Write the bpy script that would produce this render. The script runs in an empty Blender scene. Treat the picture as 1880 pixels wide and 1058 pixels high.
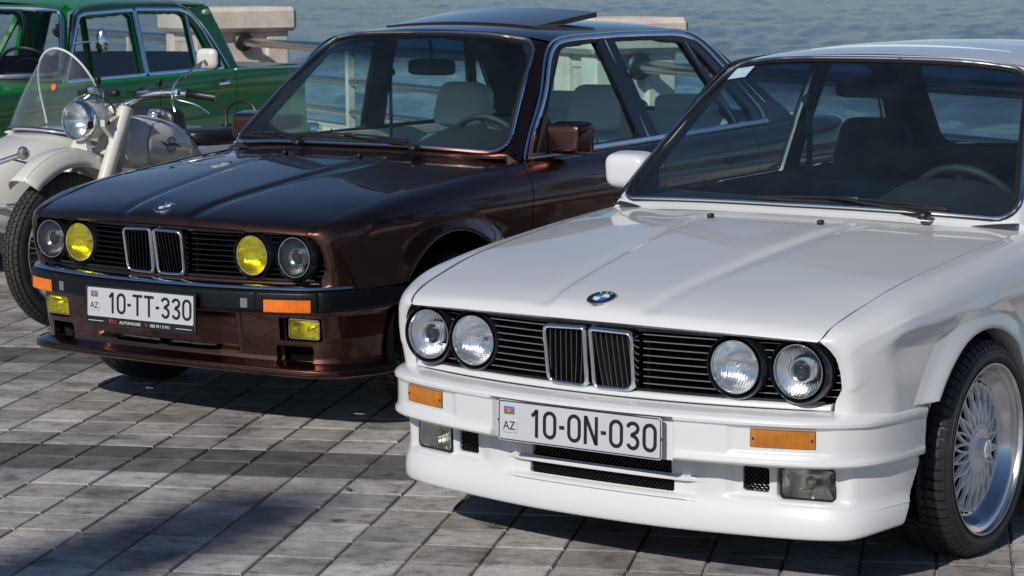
import bpy, bmesh, math, random
import numpy as np
from mathutils import Vector, Matrix
sc = bpy.context.scene
C = sc.collection
R = math.radians
# ---------------- camera, sky, sun, exposure ----------------
cam_d = bpy.data.cameras.new('camera'); cam = bpy.data.objects.new('camera', cam_d); C.objects.link(cam)
cam_d.lens = 80.78; cam_d.sensor_width = 36; cam_d.clip_start = 0.1; cam_d.clip_end = 5000
_y, _p, _r = -0.61154731, 0.13383897, -0.00817773
CAM = Vector((3.30597256, -5.10953332, 1.58442117))
def _basis():
    ca, sa, cb, sb = math.cos(_y), math.sin(_y), math.cos(_p), math.sin(_p)
    f = Vector((sa*cb, ca*cb, -sb)); r = Vector((ca, -sa, 0)); u = r.cross(f)
    c, s = math.cos(_r), math.sin(_r)
    return c*r+s*u, -s*r+c*u, f
_rr, _uu, _ff = _basis()
cam.matrix_world = Matrix(((_rr.x, _uu.x, -_ff.x, CAM.x), (_rr.y, _uu.y, -_ff.y, CAM.y), (_rr.z, _uu.z, -_ff.z, CAM.z), (0, 0, 0, 1)))
cam_d.dof.use_dof = True; cam_d.dof.focus_distance = 6.9; cam_d.dof.aperture_fstop = 16.0
sc.camera = cam
world = bpy.data.worlds.new('World'); sc.world = world; world.use_nodes = True
_n = world.node_tree.nodes; _l = world.node_tree.links; _n.clear()
_o = _n.new('ShaderNodeOutputWorld'); _b = _n.new('ShaderNodeBackground'); _s = _n.new('ShaderNodeTexSky')
_s.sky_type = 'NISHITA'; _s.sun_disc = False; _s.sun_elevation = R(33); _s.air_density = .8; _s.dust_density = .3; _s.ozone_density = 4.0
SUN = Vector((0.045, -1.0, 0)).normalized()*math.cos(R(33)) + Vector((0, 0, math.sin(R(33))))
_s.sun_rotation = math.atan2(SUN.x, SUN.y)
_b.inputs['Strength'].default_value = 0.07
_l.new(_s.outputs[0], _b.inputs[0]); _l.new(_b.outputs[0], _o.inputs[0])
sun_d = bpy.data.lights.new('sun', 'SUN'); sun_d.energy = 3.6; sun_d.angle = R(0.6); sun_d.color = (1.0, 0.95, 0.88)
sun = bpy.data.objects.new('sun', sun_d); C.objects.link(sun)
sun.rotation_euler = (-SUN).to_track_quat('-Z', 'Y').to_euler()
sc.view_settings.view_transform = 'Standard'; sc.view_settings.look = 'None'
sc.view_settings.exposure = 0.0; sc.view_settings.gamma = 1.0; sc.view_settings.use_curve_mapping = False
sc.cycles.max_bounces = 12; sc.cycles.transparent_max_bounces = 16; sc.cycles.transmission_bounces = 8; sc.cycles.glossy_bounces = 5
sc.cycles.caustics_reflective = False; sc.cycles.caustics_refractive = False

# ---------------- tagging ----------------
def tag(o, label=None, cat=None, group=None, kind=None):
    if label: o['label'] = label
    if cat: o['category'] = cat
    if group: o['group'] = group
    if kind: o['kind'] = kind
    return o
def thing(name, label, cat, loc=(0, 0, 0), rz=0.0, group=None, parent=None):
    o = bpy.data.objects.new(name, None); C.objects.link(o); o.empty_display_size = 0.2
    o.location = loc; o.rotation_euler = (0, 0, rz)
    if parent is not None: o.parent = parent
    return tag(o, label, cat, group)
def children_of(o): return [c for c in bpy.data.objects if c.parent == o]
def copy_tree(o, parent=None, kids=None):
    if kids is None:
        kids = {}
        for c in bpy.data.objects:
            if c.parent: kids.setdefault(c.parent.name, []).append(c)
    c = o.copy(); C.objects.link(c); c.parent = parent
    for ch in kids.get(o.name, []): copy_tree(ch, c, kids)
    return c

# ---------------- mesh helpers ----------------
class MB:
    """collects pieces of one mesh (with material slots)"""
    def __init__(s): s.v = []; s.f = []; s.m = []; s.n = 0
    def add(s, v, f, mi=0):
        v = np.asarray(v, float).reshape(-1, 3)
        s.v.append(v); s.f += [tuple(int(i)+s.n for i in q) for q in f]; s.m += [mi]*len(f); s.n += len(v); return s
    def grid(s, P, mi=0, cu=False, cv=False, flip=False):
        P = np.asarray(P, float); a, b = P.shape[:2]; f = []
        for i in range(a if cu else a-1):
            for j in range(b if cv else b-1):
                q = (i*b+j, ((i+1) % a)*b+j, ((i+1) % a)*b+(j+1) % b, i*b+(j+1) % b)
                f.append(q[::-1] if flip else q)
        return s.add(P.reshape(-1, 3), f, mi)
    def box(s, c, d, mi=0, bev=0.0, rot=None):
        c = np.array(c, float); d = np.array(d, float)/2
        if bev <= 0:
            v = np.array([(x, y, z) for x in (-1, 1) for y in (-1, 1) for z in (-1, 1)], float)*d
            f = [(0, 1, 3, 2), (4, 6, 7, 5), (0, 4, 5, 1), (2, 3, 7, 6), (0, 2, 6, 4), (1, 5, 7, 3)]
        else:
            b = min(bev, d.min()*0.99); v = []; idx = {}
            for sx in (-1, 1):
                for sy in (-1, 1):
                    for sz in (-1, 1):
                        for ax in range(3):
                            p = np.array([sx, sy, sz])*(d-b); p[ax] = (sx, sy, sz)[ax]*d[ax]
                            idx[(sx, sy, sz, ax)] = len(v); v.append(p)
            f = []
            for ax in range(3):
                o1, o2 = [a for a in range(3) if a != ax]
                for sg in (-1, 1):
                    q = []
                    for (p1, p2) in ((-1, -1), (1, -1), (1, 1), (-1, 1)):
                        k = [0, 0, 0]; k[ax] = sg; k[o1] = p1; k[o2] = p2; q.append(idx[(*k, ax)])
                    n = np.cross(v[q[1]]-v[q[0]], v[q[2]]-v[q[0]])
                    f.append(tuple(q) if n[ax]*sg > 0 else tuple(q[::-1]))
                # edge bevels along axis ax
                for (p1, p2) in ((-1, -1), (1, -1), (1, 1), (-1, 1)):
                    q = []
                    for sg, fa in ((-1, o1), (1, o1), (1, o2), (-1, o2)):
                        k = [0, 0, 0]; k[ax] = sg; k[o1] = p1; k[o2] = p2; q.append(idx[(*k, fa)])
                    n = np.cross(v[q[1]]-v[q[0]], v[q[2]]-v[q[0]]); o = np.zeros(3); o[o1] = p1; o[o2] = p2
                    f.append(tuple(q) if n.dot(o) > 0 else tuple(q[::-1]))
            for sx in (-1, 1):
                for sy in (-1, 1):
                    for sz in (-1, 1):
                        q = [idx[(sx, sy, sz, a)] for a in range(3)]
                        n = np.cross(v[q[1]]-v[q[0]], v[q[2]]-v[q[0]])
                        f.append(tuple(q) if n.dot((sx, sy, sz)) > 0 else tuple(q[::-1]))
            v = np.array(v)
        if rot is not None: v = v @ np.array(rot).T
        return s.add(v+c, f, mi)
    def tube(s, path, r, n=8, closed=False, mi=0, cap=True, flat=1.0, up=None):
        """round (or flattened) section swept along a path; r may be a list"""
        p = np.asarray(path, float); k = len(p); r = np.broadcast_to(np.asarray(r, float), (k,))
        t = (np.roll(p, -1, 0)-np.roll(p, 1, 0)) if closed else np.gradient(p, axis=0)
        t = t/(np.linalg.norm(t, axis=1, keepdims=True)+1e-12)
        up = np.array(up if up is not None else (0, 0, 1.0)); fr = []
        a = up-t[0]*up.dot(t[0])
        if np.linalg.norm(a) < 1e-3: a = np.array((1, 0, 0))-t[0]*t[0][0]
        a /= np.linalg.norm(a)
        for i in range(k):
            a = a-t[i]*a.dot(t[i]); a /= np.linalg.norm(a)+1e-12; fr.append((a.copy(), np.cross(t[i], a)))
        if closed:   # spread the twist left over
            a0, b0 = fr[0]; ae = a-t[0]*a.dot(t[0]); tw = math.atan2(ae.dot(b0), ae.dot(a0)); 
            fr2 = []
            for i, (a1, b1) in enumerate(fr):
                w = -tw*i/k; fr2.append((math.cos(w)*a1+math.sin(w)*b1, -math.sin(w)*a1+math.cos(w)*b1))
            fr = fr2
        an = np.arange(n)/n*2*math.pi
        P = np.stack([p[i]+r[i]*(np.cos(an)[:, None]*fr[i][0]*flat+np.sin(an)[:, None]*fr[i][1]) for i in range(k)])
        base = s.n; s.grid(P, mi, cu=closed, cv=True)
        if not closed and cap: s.add(P[0], [tuple(range(n))], mi); s.add(P[-1], [tuple(range(n-1, -1, -1))], mi)
        return s
    def lathe(s, prof, n=32, mi=0, M=None, arc=(0, 2*math.pi)):
        """prof: (radius, height) revolved about local z; M 4x4 places it"""
        full = abs(arc[1]-arc[0]-2*math.pi) < 1e-6
        an = arc[0]+(arc[1]-arc[0])*np.arange(n if full else n+1)/n
        P = np.array([[(rr*math.cos(a), rr*math.sin(a), h) for rr, h in prof] for a in an])
        if M is not None: P = xf(P, M)
        return s.grid(P, mi, cu=full)
    def prism(s, poly, n, d, mi=0):
        """polygon (N,3) pushed along vector n*d, closed"""
        p = np.asarray(poly, float); k = len(p); q = p+np.asarray(n, float)*d
        f = [tuple(range(k))[::-1], tuple(range(k, 2*k))]+[(i, (i+1) % k, k+(i+1) % k, k+i) for i in range(k)]
        return s.add(np.vstack([p, q]), f, mi)
    def build(s, name, mats, parent=None, smooth=35, label=None, kind=None, loc=None, rot=None, **kw):
        if not isinstance(mats, (list, tuple)): mats = [mats]
        me = bpy.data.meshes.new(name); me.from_pydata(np.vstack(s.v).tolist() if s.v else [], [], s.f)
        for m in mats: me.materials.append(m)
        if len(mats) > 1: me.polygons.foreach_set('material_index', s.m)
        if smooth:
            me.polygons.foreach_set('use_smooth', [True]*len(me.polygons))
            if smooth < 180: me.set_sharp_from_angle(angle=R(smooth))
        me.update()
        o = bpy.data.objects.new(name, me); C.objects.link(o)
        if parent is not None: o.parent = parent
        if loc is not None: o.location = loc
        if rot is not None: o.rotation_euler = rot
        return tag(o, label, kw.get('cat'), kw.get('group'), kind)
def place(me, name, parent, loc=(0, 0, 0), rot=(0, 0, 0), scale=(1, 1, 1)):
    o = bpy.data.objects.new(name, me); C.objects.link(o); o.parent = parent
    o.location = loc; o.rotation_euler = rot; o.scale = scale; return o
def xf(P, M):
    P = np.asarray(P, float); M = np.array(M); return P @ M[:3, :3].T + M[:3, 3]
def frame(o, zdir, xdir=None):
    z = np.array(zdir, float); z /= np.linalg.norm(z)
    x = np.array(xdir if xdir is not None else ((1, 0, 0) if abs(z[0]) < .9 else (0, 0, 1)), float)
    x = x-z*x.dot(z); x /= np.linalg.norm(x); y = np.cross(z, x)
    M = np.eye(4); M[:3, 0] = x; M[:3, 1] = y; M[:3, 2] = z; M[:3, 3] = o; return M
def basis(t, x):
    """natural cubic spline as a matrix: values at knots t -> values at x (linear outside)"""
    t = np.asarray(t, float); x = np.asarray(x, float); n = len(t)
    if n == 2:
        w = (x-t[0])/(t[1]-t[0]); return np.stack([1-w, w], 1)
    h = np.diff(t); A = np.zeros((n, n)); B = np.zeros((n, n)); A[0, 0] = A[-1, -1] = 1
    for i in range(1, n-1):
        A[i, i-1] = h[i-1]; A[i, i] = 2*(h[i-1]+h[i]); A[i, i+1] = h[i]
        B[i, i-1] = 6/h[i-1]; B[i, i+1] = 6/h[i]; B[i, i] = -6/h[i-1]-6/h[i]
    M = np.linalg.solve(A, B); k = np.clip(np.searchsorted(t, x)-1, 0, n-2)
    a = (t[k+1]-x)/h[k]; b = 1-a; E = np.eye(n)
    lo = x < t[0]; hi = x > t[-1]
    out = a[:, None]*E[k]+b[:, None]*E[k+1]+((a**3-a)[:, None]*M[k]+(b**3-b)[:, None]*M[k+1])*(h[k]**2/6)[:, None]
    for msk, kk, e in ((lo, 0, 0), (hi, n-2, 1)):
        if msk.any():
            d = (E[kk+1]-E[kk])/h[kk]+((-1 if e == 0 else 0)*1.0)*0
            # end slopes of the natural spline
            if e == 0: sl = (E[1]-E[0])/h[0]-h[0]*(2*M[0]+M[1])/6; out[msk] = E[0]+np.outer(x[msk]-t[0], sl)
            else: sl = (E[-1]-E[-2])/h[-1]+h[-1]*(2*M[-1]+M[-2])/6; out[msk] = E[-1]+np.outer(x[msk]-t[-1], sl)
    return out
def spl(pts, n=None, ts=None, knots=None):
    p = np.asarray(pts, float)
    if knots is None: knots = np.r_[0, np.cumsum(np.linalg.norm(np.diff(p, axis=0), axis=1))]; knots = knots/knots[-1]
    if ts is None: ts = np.linspace(knots[0], knots[-1], n)
    return basis(knots, ts) @ p
def itp(x, tab):
    a = np.array(tab, float); return basis(a[:, 0], np.atleast_1d(np.asarray(x, float))) @ a[:, 1]
def lin(x, tab):
    a = np.array(tab, float); return np.interp(x, a[:, 0], a[:, 1])
def sst(a, b, x):
    t = np.clip((x-a)/(b-a), 0, 1); return t*t*(3-2*t)
def clip_mesh(v, f, h, refine=3):
    """keep h(p) >= 0; faces crossing are cut exactly at h = 0"""
    v = np.asarray(v, float); hv = h(v); keep = hv >= 0
    if keep.all(): return v, f
    nv = [p for p in v]; cache = {}; out = []
    def cut(i, j):
        k = (min(i, j), max(i, j))
        if k not in cache:
            a, b = k; ha, hb = hv[a], hv[b]; lo, hi = 0.0, 1.0; t = ha/(ha-hb)
            for _ in range(refine):
                p = v[a]+(v[b]-v[a])*t; hp = float(h(p[None])[0])
                if (hp >= 0) == (ha >= 0): lo = t; hl = hp
                else: hi = t
                t = (lo+hi)/2 if _ < refine-1 else t
            cache[k] = len(nv); nv.append(v[a]+(v[b]-v[a])*t)
        return cache[k]
    for q in f:
        ks = [keep[i] for i in q]
        if all(ks): out.append(tuple(q)); continue
        if not any(ks): continue
        r = []
        for n_, i in enumerate(q):
            j = q[(n_+1) % len(q)]
            if keep[i]: r.append(i)
            if keep[i] != keep[j]: r.append(cut(i, j))
        if len(r) >= 3: out.append(tuple(r))
    nv = np.array(nv); used = sorted({i for q in out for i in q}); mp = {o: n_ for n_, o in enumerate(used)}
    return nv[used], [tuple(mp[i] for i in q) for q in out]
def vnormals(v, f):
    N = np.zeros_like(v)
    for q in f:
        a = v[q[0]]; n = np.cross(v[q[1]]-a, v[q[2]]-a)
        if len(q) > 3: n = n+np.cross(v[q[2]]-a, v[q[3]]-a)
        for i in q: N[i] += n
    return N/(np.linalg.norm(N, axis=1, keepdims=True)+1e-12)
def rimmed(v, f, d, outward=None, curl=0.0):
    """push the open edges of a sheet inwards by d: panel thickness at every gap and hole"""
    v = np.asarray(v, float); N = vnormals(v, f)
    if outward is not None:
        c = v.mean(0)
        if (N*np.asarray(outward)(v)).sum() < 0 if callable(outward) else (N @ np.array(outward, float)).sum() < 0:
            f = [q[::-1] for q in f]; N = -N
    e = {}
    for q in f:
        for i in range(len(q)):
            a, b = q[i], q[(i+1) % len(q)]; e[(a, b)] = e.get((a, b), 0)+1
    be = [k for k in e if (k[1], k[0]) not in e]
    bv = sorted({i for k in be for i in k}); mp = {i: len(v)+n_ for n_, i in enumerate(bv)}
    v2 = np.vstack([v, v[bv]-N[bv]*d]) if bv else v
    return v2, list(f)+[(b, a, mp[a], mp[b]) for a, b in be]
def gridf(P):
    a, b = P.shape[:2]
    return P.reshape(-1, 3), [(i*b+j, (i+1)*b+j, (i+1)*b+j+1, i*b+j+1) for i in range(a-1) for j in range(b-1)]
def sheet(name, P, mat, parent, rim=0.012, out=(0, -1, 0), holes=(), mb=None, smooth=40, mirror=False, **kw):
    v, f = gridf(np.asarray(P, float))
    for h in holes: v, f = clip_mesh(v, f, h)
    if mirror: v = v*np.array([-1, 1, 1]); f = [q[::-1] for q in f]; out = np.array(out)*np.array([-1, 1, 1])
    v, f = rimmed(v, f, rim, out) if rim else (v, f)
    if not rim and (vnormals(v, f) @ np.array(out, float)).sum() < 0: f = [q[::-1] for q in f]
    m = mb or MB(); m.add(v, f, kw.pop('mi', 0))
    return m if mb else m.build(name, mat, parent, smooth=smooth, **kw)
def rrect(w, h, r, n=6):
    """rounded rectangle outline, centred, in 2D"""
    r = min(r, w/2, h/2); o = []
    for cx, cy, a0 in ((w/2-r, h/2-r, 0), (-w/2+r, h/2-r, 90), (-w/2+r, -h/2+r, 180), (w/2-r, -h/2+r, 270)):
        for k in range(n+1):
            a = R(a0+90*k/n); o.append((cx+r*math.cos(a), cy+r*math.sin(a)))
    return np.array(o)
def sd_rrect(x, z, cx, cz, w, h, r):
    """signed distance, negative inside"""
    qx = np.abs(x-cx)-w/2+r; qz = np.abs(z-cz)-h/2+r
    return np.hypot(np.maximum(qx, 0), np.maximum(qz, 0))+np.minimum(np.maximum(qx, qz), 0)-r
def sd_poly(P, poly):
    """signed distance to a polygon, negative inside (P (N,2))"""
    P = np.asarray(P, float); V = np.asarray(poly, float); d = np.full(len(P), 1e9); ins = np.zeros(len(P), bool)
    for i in range(len(V)):
        a, b = V[i], V[(i+1) % len(V)]; e = b-a; w = P-a
        t = np.clip((w @ e)/(e @ e), 0, 1); d = np.minimum(d, ((w-np.outer(t, e))**2).sum(1))
        c = ((a[1] <= P[:, 1]) & (b[1] > P[:, 1])) | ((b[1] <= P[:, 1]) & (a[1] > P[:, 1]))
        xi = a[0]+(P[:, 1]-a[1])/(e[1] if abs(e[1]) > 1e-12 else 1e-12)*e[0]
        ins ^= c & (P[:, 0] < xi)
    return np.where(ins, -1, 1)*np.sqrt(d)
def round_poly(poly, r, n=5):
    """polygon with its corners rounded; r number or list"""
    V = np.asarray(poly, float); k = len(V); r = np.broadcast_to(r, (k,)); o = []
    for i in range(k):
        a, b, c = V[i-1], V[i], V[(i+1) % k]; u = a-b; w = c-b; lu, lw = np.linalg.norm(u), np.linalg.norm(w)
        u = u/lu; w = w/lw; t = min(r[i], lu*.49, lw*.49)
        for s in np.linspace(0, 1, n+1):
            o.append((1-s)**2*(b+u*t)+2*s*(1-s)*b+s*s*(b+w*t))
    return np.array(o)
def rbox(mb, c, d, e=0.35, n=8, mi=0, M=None, taper=None):
    """rounded cushion-like box (superellipsoid); taper = fn(points in -1..1) -> points"""
    c = np.array(c, float); d = np.array(d, float)/2
    u = np.linspace(-math.pi/2, math.pi/2, n*2+1); w = np.linspace(-math.pi, math.pi, n*4+1)[:-1]
    sp = lambda a: np.sign(a)*np.abs(a)**e
    P = np.array([[(sp(math.cos(a))*sp(math.cos(b)), sp(math.cos(a))*sp(math.sin(b)), sp(math.sin(a))) for b in w] for a in u])
    if taper is not None: P = taper(P)
    P = P*d
    if M is not None: P = P @ np.array(M)[:3, :3].T
    return mb.grid(P+c, mi, cv=True, flip=True)
def text_mesh(s, size, ext=0.0005, align='CENTER', squeeze=1.0):
    cu = bpy.data.curves.new('lettering', 'FONT'); cu.body = s; cu.size = size; cu.extrude = ext; cu.align_x = align; cu.align_y = 'CENTER'; cu.resolution_u = 3
    o = bpy.data.objects.new('lettering', cu); C.objects.link(o)
    me = bpy.data.meshes.new_from_object(o); bpy.data.objects.remove(o)
    if squeeze != 1.0:
        for v in me.vertices: v.co.x *= squeeze
    return me
# ---------------- materials ----------------
def newmat(name):
    m = bpy.data.materials.new(name); m.use_nodes = True; nt = m.node_tree; nt.nodes.clear()
    out = nt.nodes.new('ShaderNodeOutputMaterial'); return m, nt, out
def N(nt, t, **k):
    n = nt.nodes.new(t)
    for a, b in k.items():
        if a in n.inputs: n.inputs[a].default_value = b
        else: setattr(n, a, b)
    return n
def col4(c): return (*c, 1.0) if len(c) == 3 else c
def ramp(nt, fac, stops):
    r = nt.nodes.new('ShaderNodeValToRGB'); e = r.color_ramp.elements
    while len(e) < len(stops): e.new(0.5)
    for i, (p, c) in enumerate(stops): e[i].position = p; e[i].color = col4(c) if not isinstance(c, (int, float)) else (c, c, c, 1)
    nt.links.new(fac, r.inputs[0]); return r
def pbr(name, base, rough=0.5, metal=0.0, coat=0.0, coat_rough=0.03, spec=0.5, noise=0.0, nscale=8.0, bump=0.0, bscale=60.0, rvar=0.0, ior=1.5, emis=None, dirt=0.0, flake=0.0, sheen=0.0, coat_tint=None):
    m, nt, out = newmat(name); L = nt.links
    b = N(nt, 'ShaderNodeBsdfPrincipled'); L.new(b.outputs[0], out.inputs[0])
    b.inputs['Base Color'].default_value = col4(base); b.inputs['Roughness'].default_value = rough; b.inputs['Metallic'].default_value = metal
    b.inputs['Coat Weight'].default_value = coat; b.inputs['Coat Roughness'].default_value = coat_rough; b.inputs['Specular IOR Level'].default_value = spec; b.inputs['IOR'].default_value = ior
    if sheen: b.inputs['Sheen Weight'].default_value = sheen
    tc = N(nt, 'ShaderNodeTexCoord')
    if noise or rvar or dirt:
        nz = N(nt, 'ShaderNodeTexNoise'); nz.inputs['Scale'].default_value = nscale; nz.inputs['Detail'].default_value = 6; nz.inputs['Roughness'].default_value = .6
        L.new(tc.outputs['Object'], nz.inputs['Vector'])
    if noise:
        r = ramp(nt, nz.outputs[0], [(.25, [c*(1-noise) for c in base]), (.75, [min(1, c*(1+noise)) for c in base])]); L.new(r.outputs[0], b.inputs['Base Color'])
    if rvar:
        mr = N(nt, 'ShaderNodeMapRange'); mr.inputs[1].default_value = .3; mr.inputs[2].default_value = .7; mr.inputs[3].default_value = max(0, rough-rvar); mr.inputs[4].default_value = min(1, rough+rvar)
        L.new(nz.outputs[0], mr.inputs[0]); L.new(mr.outputs[0], b.inputs['Roughness'])
    if bump:
        n2 = N(nt, 'ShaderNodeTexNoise'); n2.inputs['Scale'].default_value = bscale; n2.inputs['Detail'].default_value = 4; L.new(tc.outputs['Object'], n2.inputs['Vector'])
        bp = N(nt, 'ShaderNodeBump'); bp.inputs['Strength'].default_value = bump; bp.inputs['Distance'].default_value = .01
        L.new(n2.outputs[0], bp.inputs['Height']); L.new(bp.outputs[0], b.inputs['Normal'])
    if flake:
        vo = N(nt, 'ShaderNodeTexVoronoi'); vo.inputs['Scale'].default_value = 900; L.new(tc.outputs['Object'], vo.inputs['Vector'])
        mx = N(nt, 'ShaderNodeMixRGB', blend_type='MULTIPLY'); mx.inputs[0].default_value = flake; mx.inputs[1].default_value = col4([c*1.15 for c in base])
        L.new(vo.outputs['Color'], mx.inputs[2]); L.new(mx.outputs[0], b.inputs['Base Color'])
    if emis: b.inputs['Emission Color'].default_value = col4(emis); b.inputs['Emission Strength'].default_value = 1
    return m
def glass(name, tint, refl=1.0, rough=0.0, band=None, haze=0.0, haze_col=(.5, .55, .55)):
    """thin pane: tinted see-through plus a Fresnel mirror; band = (z0, z1, colour) printed sun band"""
    m, nt, out = newmat(name); L = nt.links
    tr = N(nt, 'ShaderNodeBsdfTransparent'); tr.inputs[0].default_value = col4(tint)
    gl = N(nt, 'ShaderNodeBsdfGlossy'); gl.inputs['Roughness'].default_value = rough; gl.inputs[0].default_value = (1, 1, 1, 1)
    fr = N(nt, 'ShaderNodeFresnel'); fr.inputs[0].default_value = 1.5
    mu = N(nt, 'ShaderNodeMath', operation='MULTIPLY'); mu.inputs[1].default_value = refl; mu.use_clamp = True
    # the Fresnel node flips its index on back faces: feed it an always-outside value
    ge = N(nt, 'ShaderNodeNewGeometry'); mi = N(nt, 'ShaderNodeMapRange'); mi.inputs[3].default_value = 1.5; mi.inputs[4].default_value = 1/1.5
    L.new(ge.outputs['Backfacing'], mi.inputs[0]); L.new(mi.outputs[0], fr.inputs[0])
    L.new(fr.outputs[0], mu.inputs[0])
    mix = N(nt, 'ShaderNodeMixShader'); L.new(mu.outputs[0], mix.inputs[0]); L.new(tr.outputs[0], mix.inputs[1]); L.new(gl.outputs[0], mix.inputs[2])
    last = mix
    if haze:
        df = N(nt, 'ShaderNodeBsdfDiffuse'); df.inputs[0].default_value = col4(haze_col)
        m2 = N(nt, 'ShaderNodeMixShader'); tcs = N(nt, 'ShaderNodeTexCoord'); mps = N(nt, 'ShaderNodeMapping'); mps.inputs['Scale'].default_value = (5, 5, 9); mps.inputs['Rotation'].default_value = (.4, 0, .5); L.new(tcs.outputs['Object'], mps.inputs[0])
        nzs = N(nt, 'ShaderNodeTexNoise'); nzs.inputs['Detail'].default_value = 7; nzs.inputs['Roughness'].default_value = .7; nzs.inputs['Scale'].default_value = 1.3; L.new(mps.outputs[0], nzs.inputs['Vector'])
        mrs = N(nt, 'ShaderNodeMapRange'); mrs.inputs[1].default_value = .35; mrs.inputs[2].default_value = .75; mrs.inputs[3].default_value = haze*.6; mrs.inputs[4].default_value = haze*1.5; L.new(nzs.outputs[0], mrs.inputs[0]); L.new(mrs.outputs[0], m2.inputs[0])
        L.new(mix.outputs[0], m2.inputs[1]); L.new(df.outputs[0], m2.inputs[2]); last = m2
    if band:
        tc = N(nt, 'ShaderNodeTexCoord'); sx = N(nt, 'ShaderNodeSeparateXYZ'); L.new(tc.outputs['Object'], sx.inputs[0])
        mr = N(nt, 'ShaderNodeMapRange'); mr.inputs[1].default_value = band[0]; mr.inputs[2].default_value = band[1]; L.new(sx.outputs[2], mr.inputs[0])
        mc = N(nt, 'ShaderNodeMixRGB'); mc.inputs[1].default_value = col4(tint); mc.inputs[2].default_value = col4(band[2])
        L.new(mr.outputs[0], mc.inputs[0]); L.new(mc.outputs[0], tr.inputs[0])
    L.new(last.outputs[0], out.inputs[0]); return m
def lens_glass(name, tint, mixr=0.45, diff=0.0):
    """ribbed lamp glass: part real refraction, part straight through so that the sun reaches the bowl"""
    m, nt, out = newmat(name); L = nt.links
    g = N(nt, 'ShaderNodeBsdfGlass'); g.inputs[0].default_value = col4(tint); g.inputs['Roughness'].default_value = 0.02; g.inputs['IOR'].default_value = 1.35
    t = N(nt, 'ShaderNodeBsdfTransparent'); t.inputs[0].default_value = col4(tint)
    gl = N(nt, 'ShaderNodeBsdfGlossy'); gl.inputs['Roughness'].default_value = .05
    a = N(nt, 'ShaderNodeMixShader'); a.inputs[0].default_value = mixr; L.new(t.outputs[0], a.inputs[1]); L.new(g.outputs[0], a.inputs[2])
    b = N(nt, 'ShaderNodeMixShader'); b.inputs[0].default_value = .06; L.new(a.outputs[0], b.inputs[1]); L.new(gl.outputs[0], b.inputs[2])
    if diff:
        tl = N(nt, 'ShaderNodeBsdfDiffuse'); tl.inputs[0].default_value = col4(tint); c = N(nt, 'ShaderNodeMixShader'); c.inputs[0].default_value = diff; L.new(b.outputs[0], c.inputs[1]); L.new(tl.outputs[0], c.inputs[2]); b = c
    L.new(b.outputs[0], out.inputs[0]); return m
M_ = {}
M_['white'] = pbr('white_paint', (.635, .645, .65), .35, coat=1.0, coat_rough=.03, spec=.5, rvar=.06, nscale=3)
M_['brown'] = pbr('brown_metallic_paint', (.098, .040, .027), .34, metal=1.0, coat=1.0, coat_rough=.012, flake=.25)
M_['green'] = pbr('green_paint', (.006, .21, .022), .35, coat=.35, coat_rough=.03, spec=.15)
M_['cream'] = pbr('cream_paint', (.66, .645, .585), .32, coat=1.0, coat_rough=.04, noise=.03)
M_['chrome'] = pbr('chrome', (.85, .86, .88), .07, metal=1.0, rvar=.03, nscale=20)
M_['chrome_trim'] = pbr('bright_trim', (.74, .79, .90), .20, metal=1.0)
M_['alu'] = pbr('polished_aluminium', (.62, .64, .67), .20, metal=1.0, rvar=.06, nscale=12)
M_['black_plastic'] = pbr('black_plastic', (.012, .012, .013), .42, bump=.03, bscale=300)
M_['bumper_rubber'] = pbr('bumper_rubber', (.004, .005, .007), .33, rvar=.05, spec=.3)
M_['gloss_black'] = pbr('gloss_black', (.008, .009, .011), .16, coat=.5)
M_['kidney_slat'] = pbr('kidney_slat', (.055, .057, .06), .4)
M_['slat_edge'] = pbr('slat_edge', (.20, .21, .22), .3, metal=.3)  # pale colour paints the highlight on grille slat edges; bumper caps share it
M_['rubber'] = pbr('tyre_rubber', (.024, .024, .026), .50, noise=.35, nscale=25, bump=.08, bscale=200)
M_['dusty_rubber'] = pbr('dusty_tyre', (.034, .033, .031), .75, noise=.4, nscale=25, bump=.1, bscale=150)
M_['gasket'] = pbr('gasket_rubber', (.010, .010, .011), .45)
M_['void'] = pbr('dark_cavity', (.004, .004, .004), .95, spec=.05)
M_['under'] = pbr('underbody', (.012, .012, .012), .9, spec=.1)
M_['dark_trim'] = pbr('dark_vinyl', (.020, .022, .026), .62, bump=.04, bscale=400, noise=.1)
M_['dark_cloth'] = pbr('dark_seat_cloth', (.016, .017, .021), .85, bump=.08, bscale=500, sheen=.2)
M_['cream_leather'] = pbr('cream_leather', (.74, .71, .64), .5, noise=.05, nscale=6, bump=.05, bscale=60)
M_['grey_head'] = pbr('headliner', (.06, .06, .065), .9)
M_['maroon'] = pbr('maroon_cloth', (.045, .010, .016), .8, bump=.1, bscale=120)
M_['reflector'] = pbr('lamp_reflector', (.92, .93, .95), .20, metal=1.0)
M_['reflector_dark'] = pbr('dark_lamp_reflector', (.30, .30, .31), .18, metal=1.0)
M_['reflector_y'] = pbr('lamp_reflector_warm', (.92, .88, .50), .20, metal=1.0)
M_['lens'] = lens_glass('lamp_glass', (.93, .95, .95))
M_['lens_y'] = lens_glass('yellow_lamp_glass', (1.0, .93, .10), .40, .05)
M_['lens_dusty'] = lens_glass('smoked_lamp_glass', (.55, .55, .50), .6)
M_['bulb'] = pbr('projector_glass', (.02, .022, .025), .05, coat=1.0)
M_['amber'] = pbr('amber_plastic', (.44, .15, .008), .22, coat=1.0, noise=.25, nscale=40)
M_['amber_bright'] = pbr('bright_amber_plastic', (.80, .17, .003), .22, coat=1.0, noise=.2, nscale=40)
M_['ws_w'] = glass('white_car_windscreen', (.70, .82, .86), 1.0, band=(1.17, 1.25, (.03, .10, .22)), haze=.03, haze_col=(.22, .30, .36))
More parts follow.
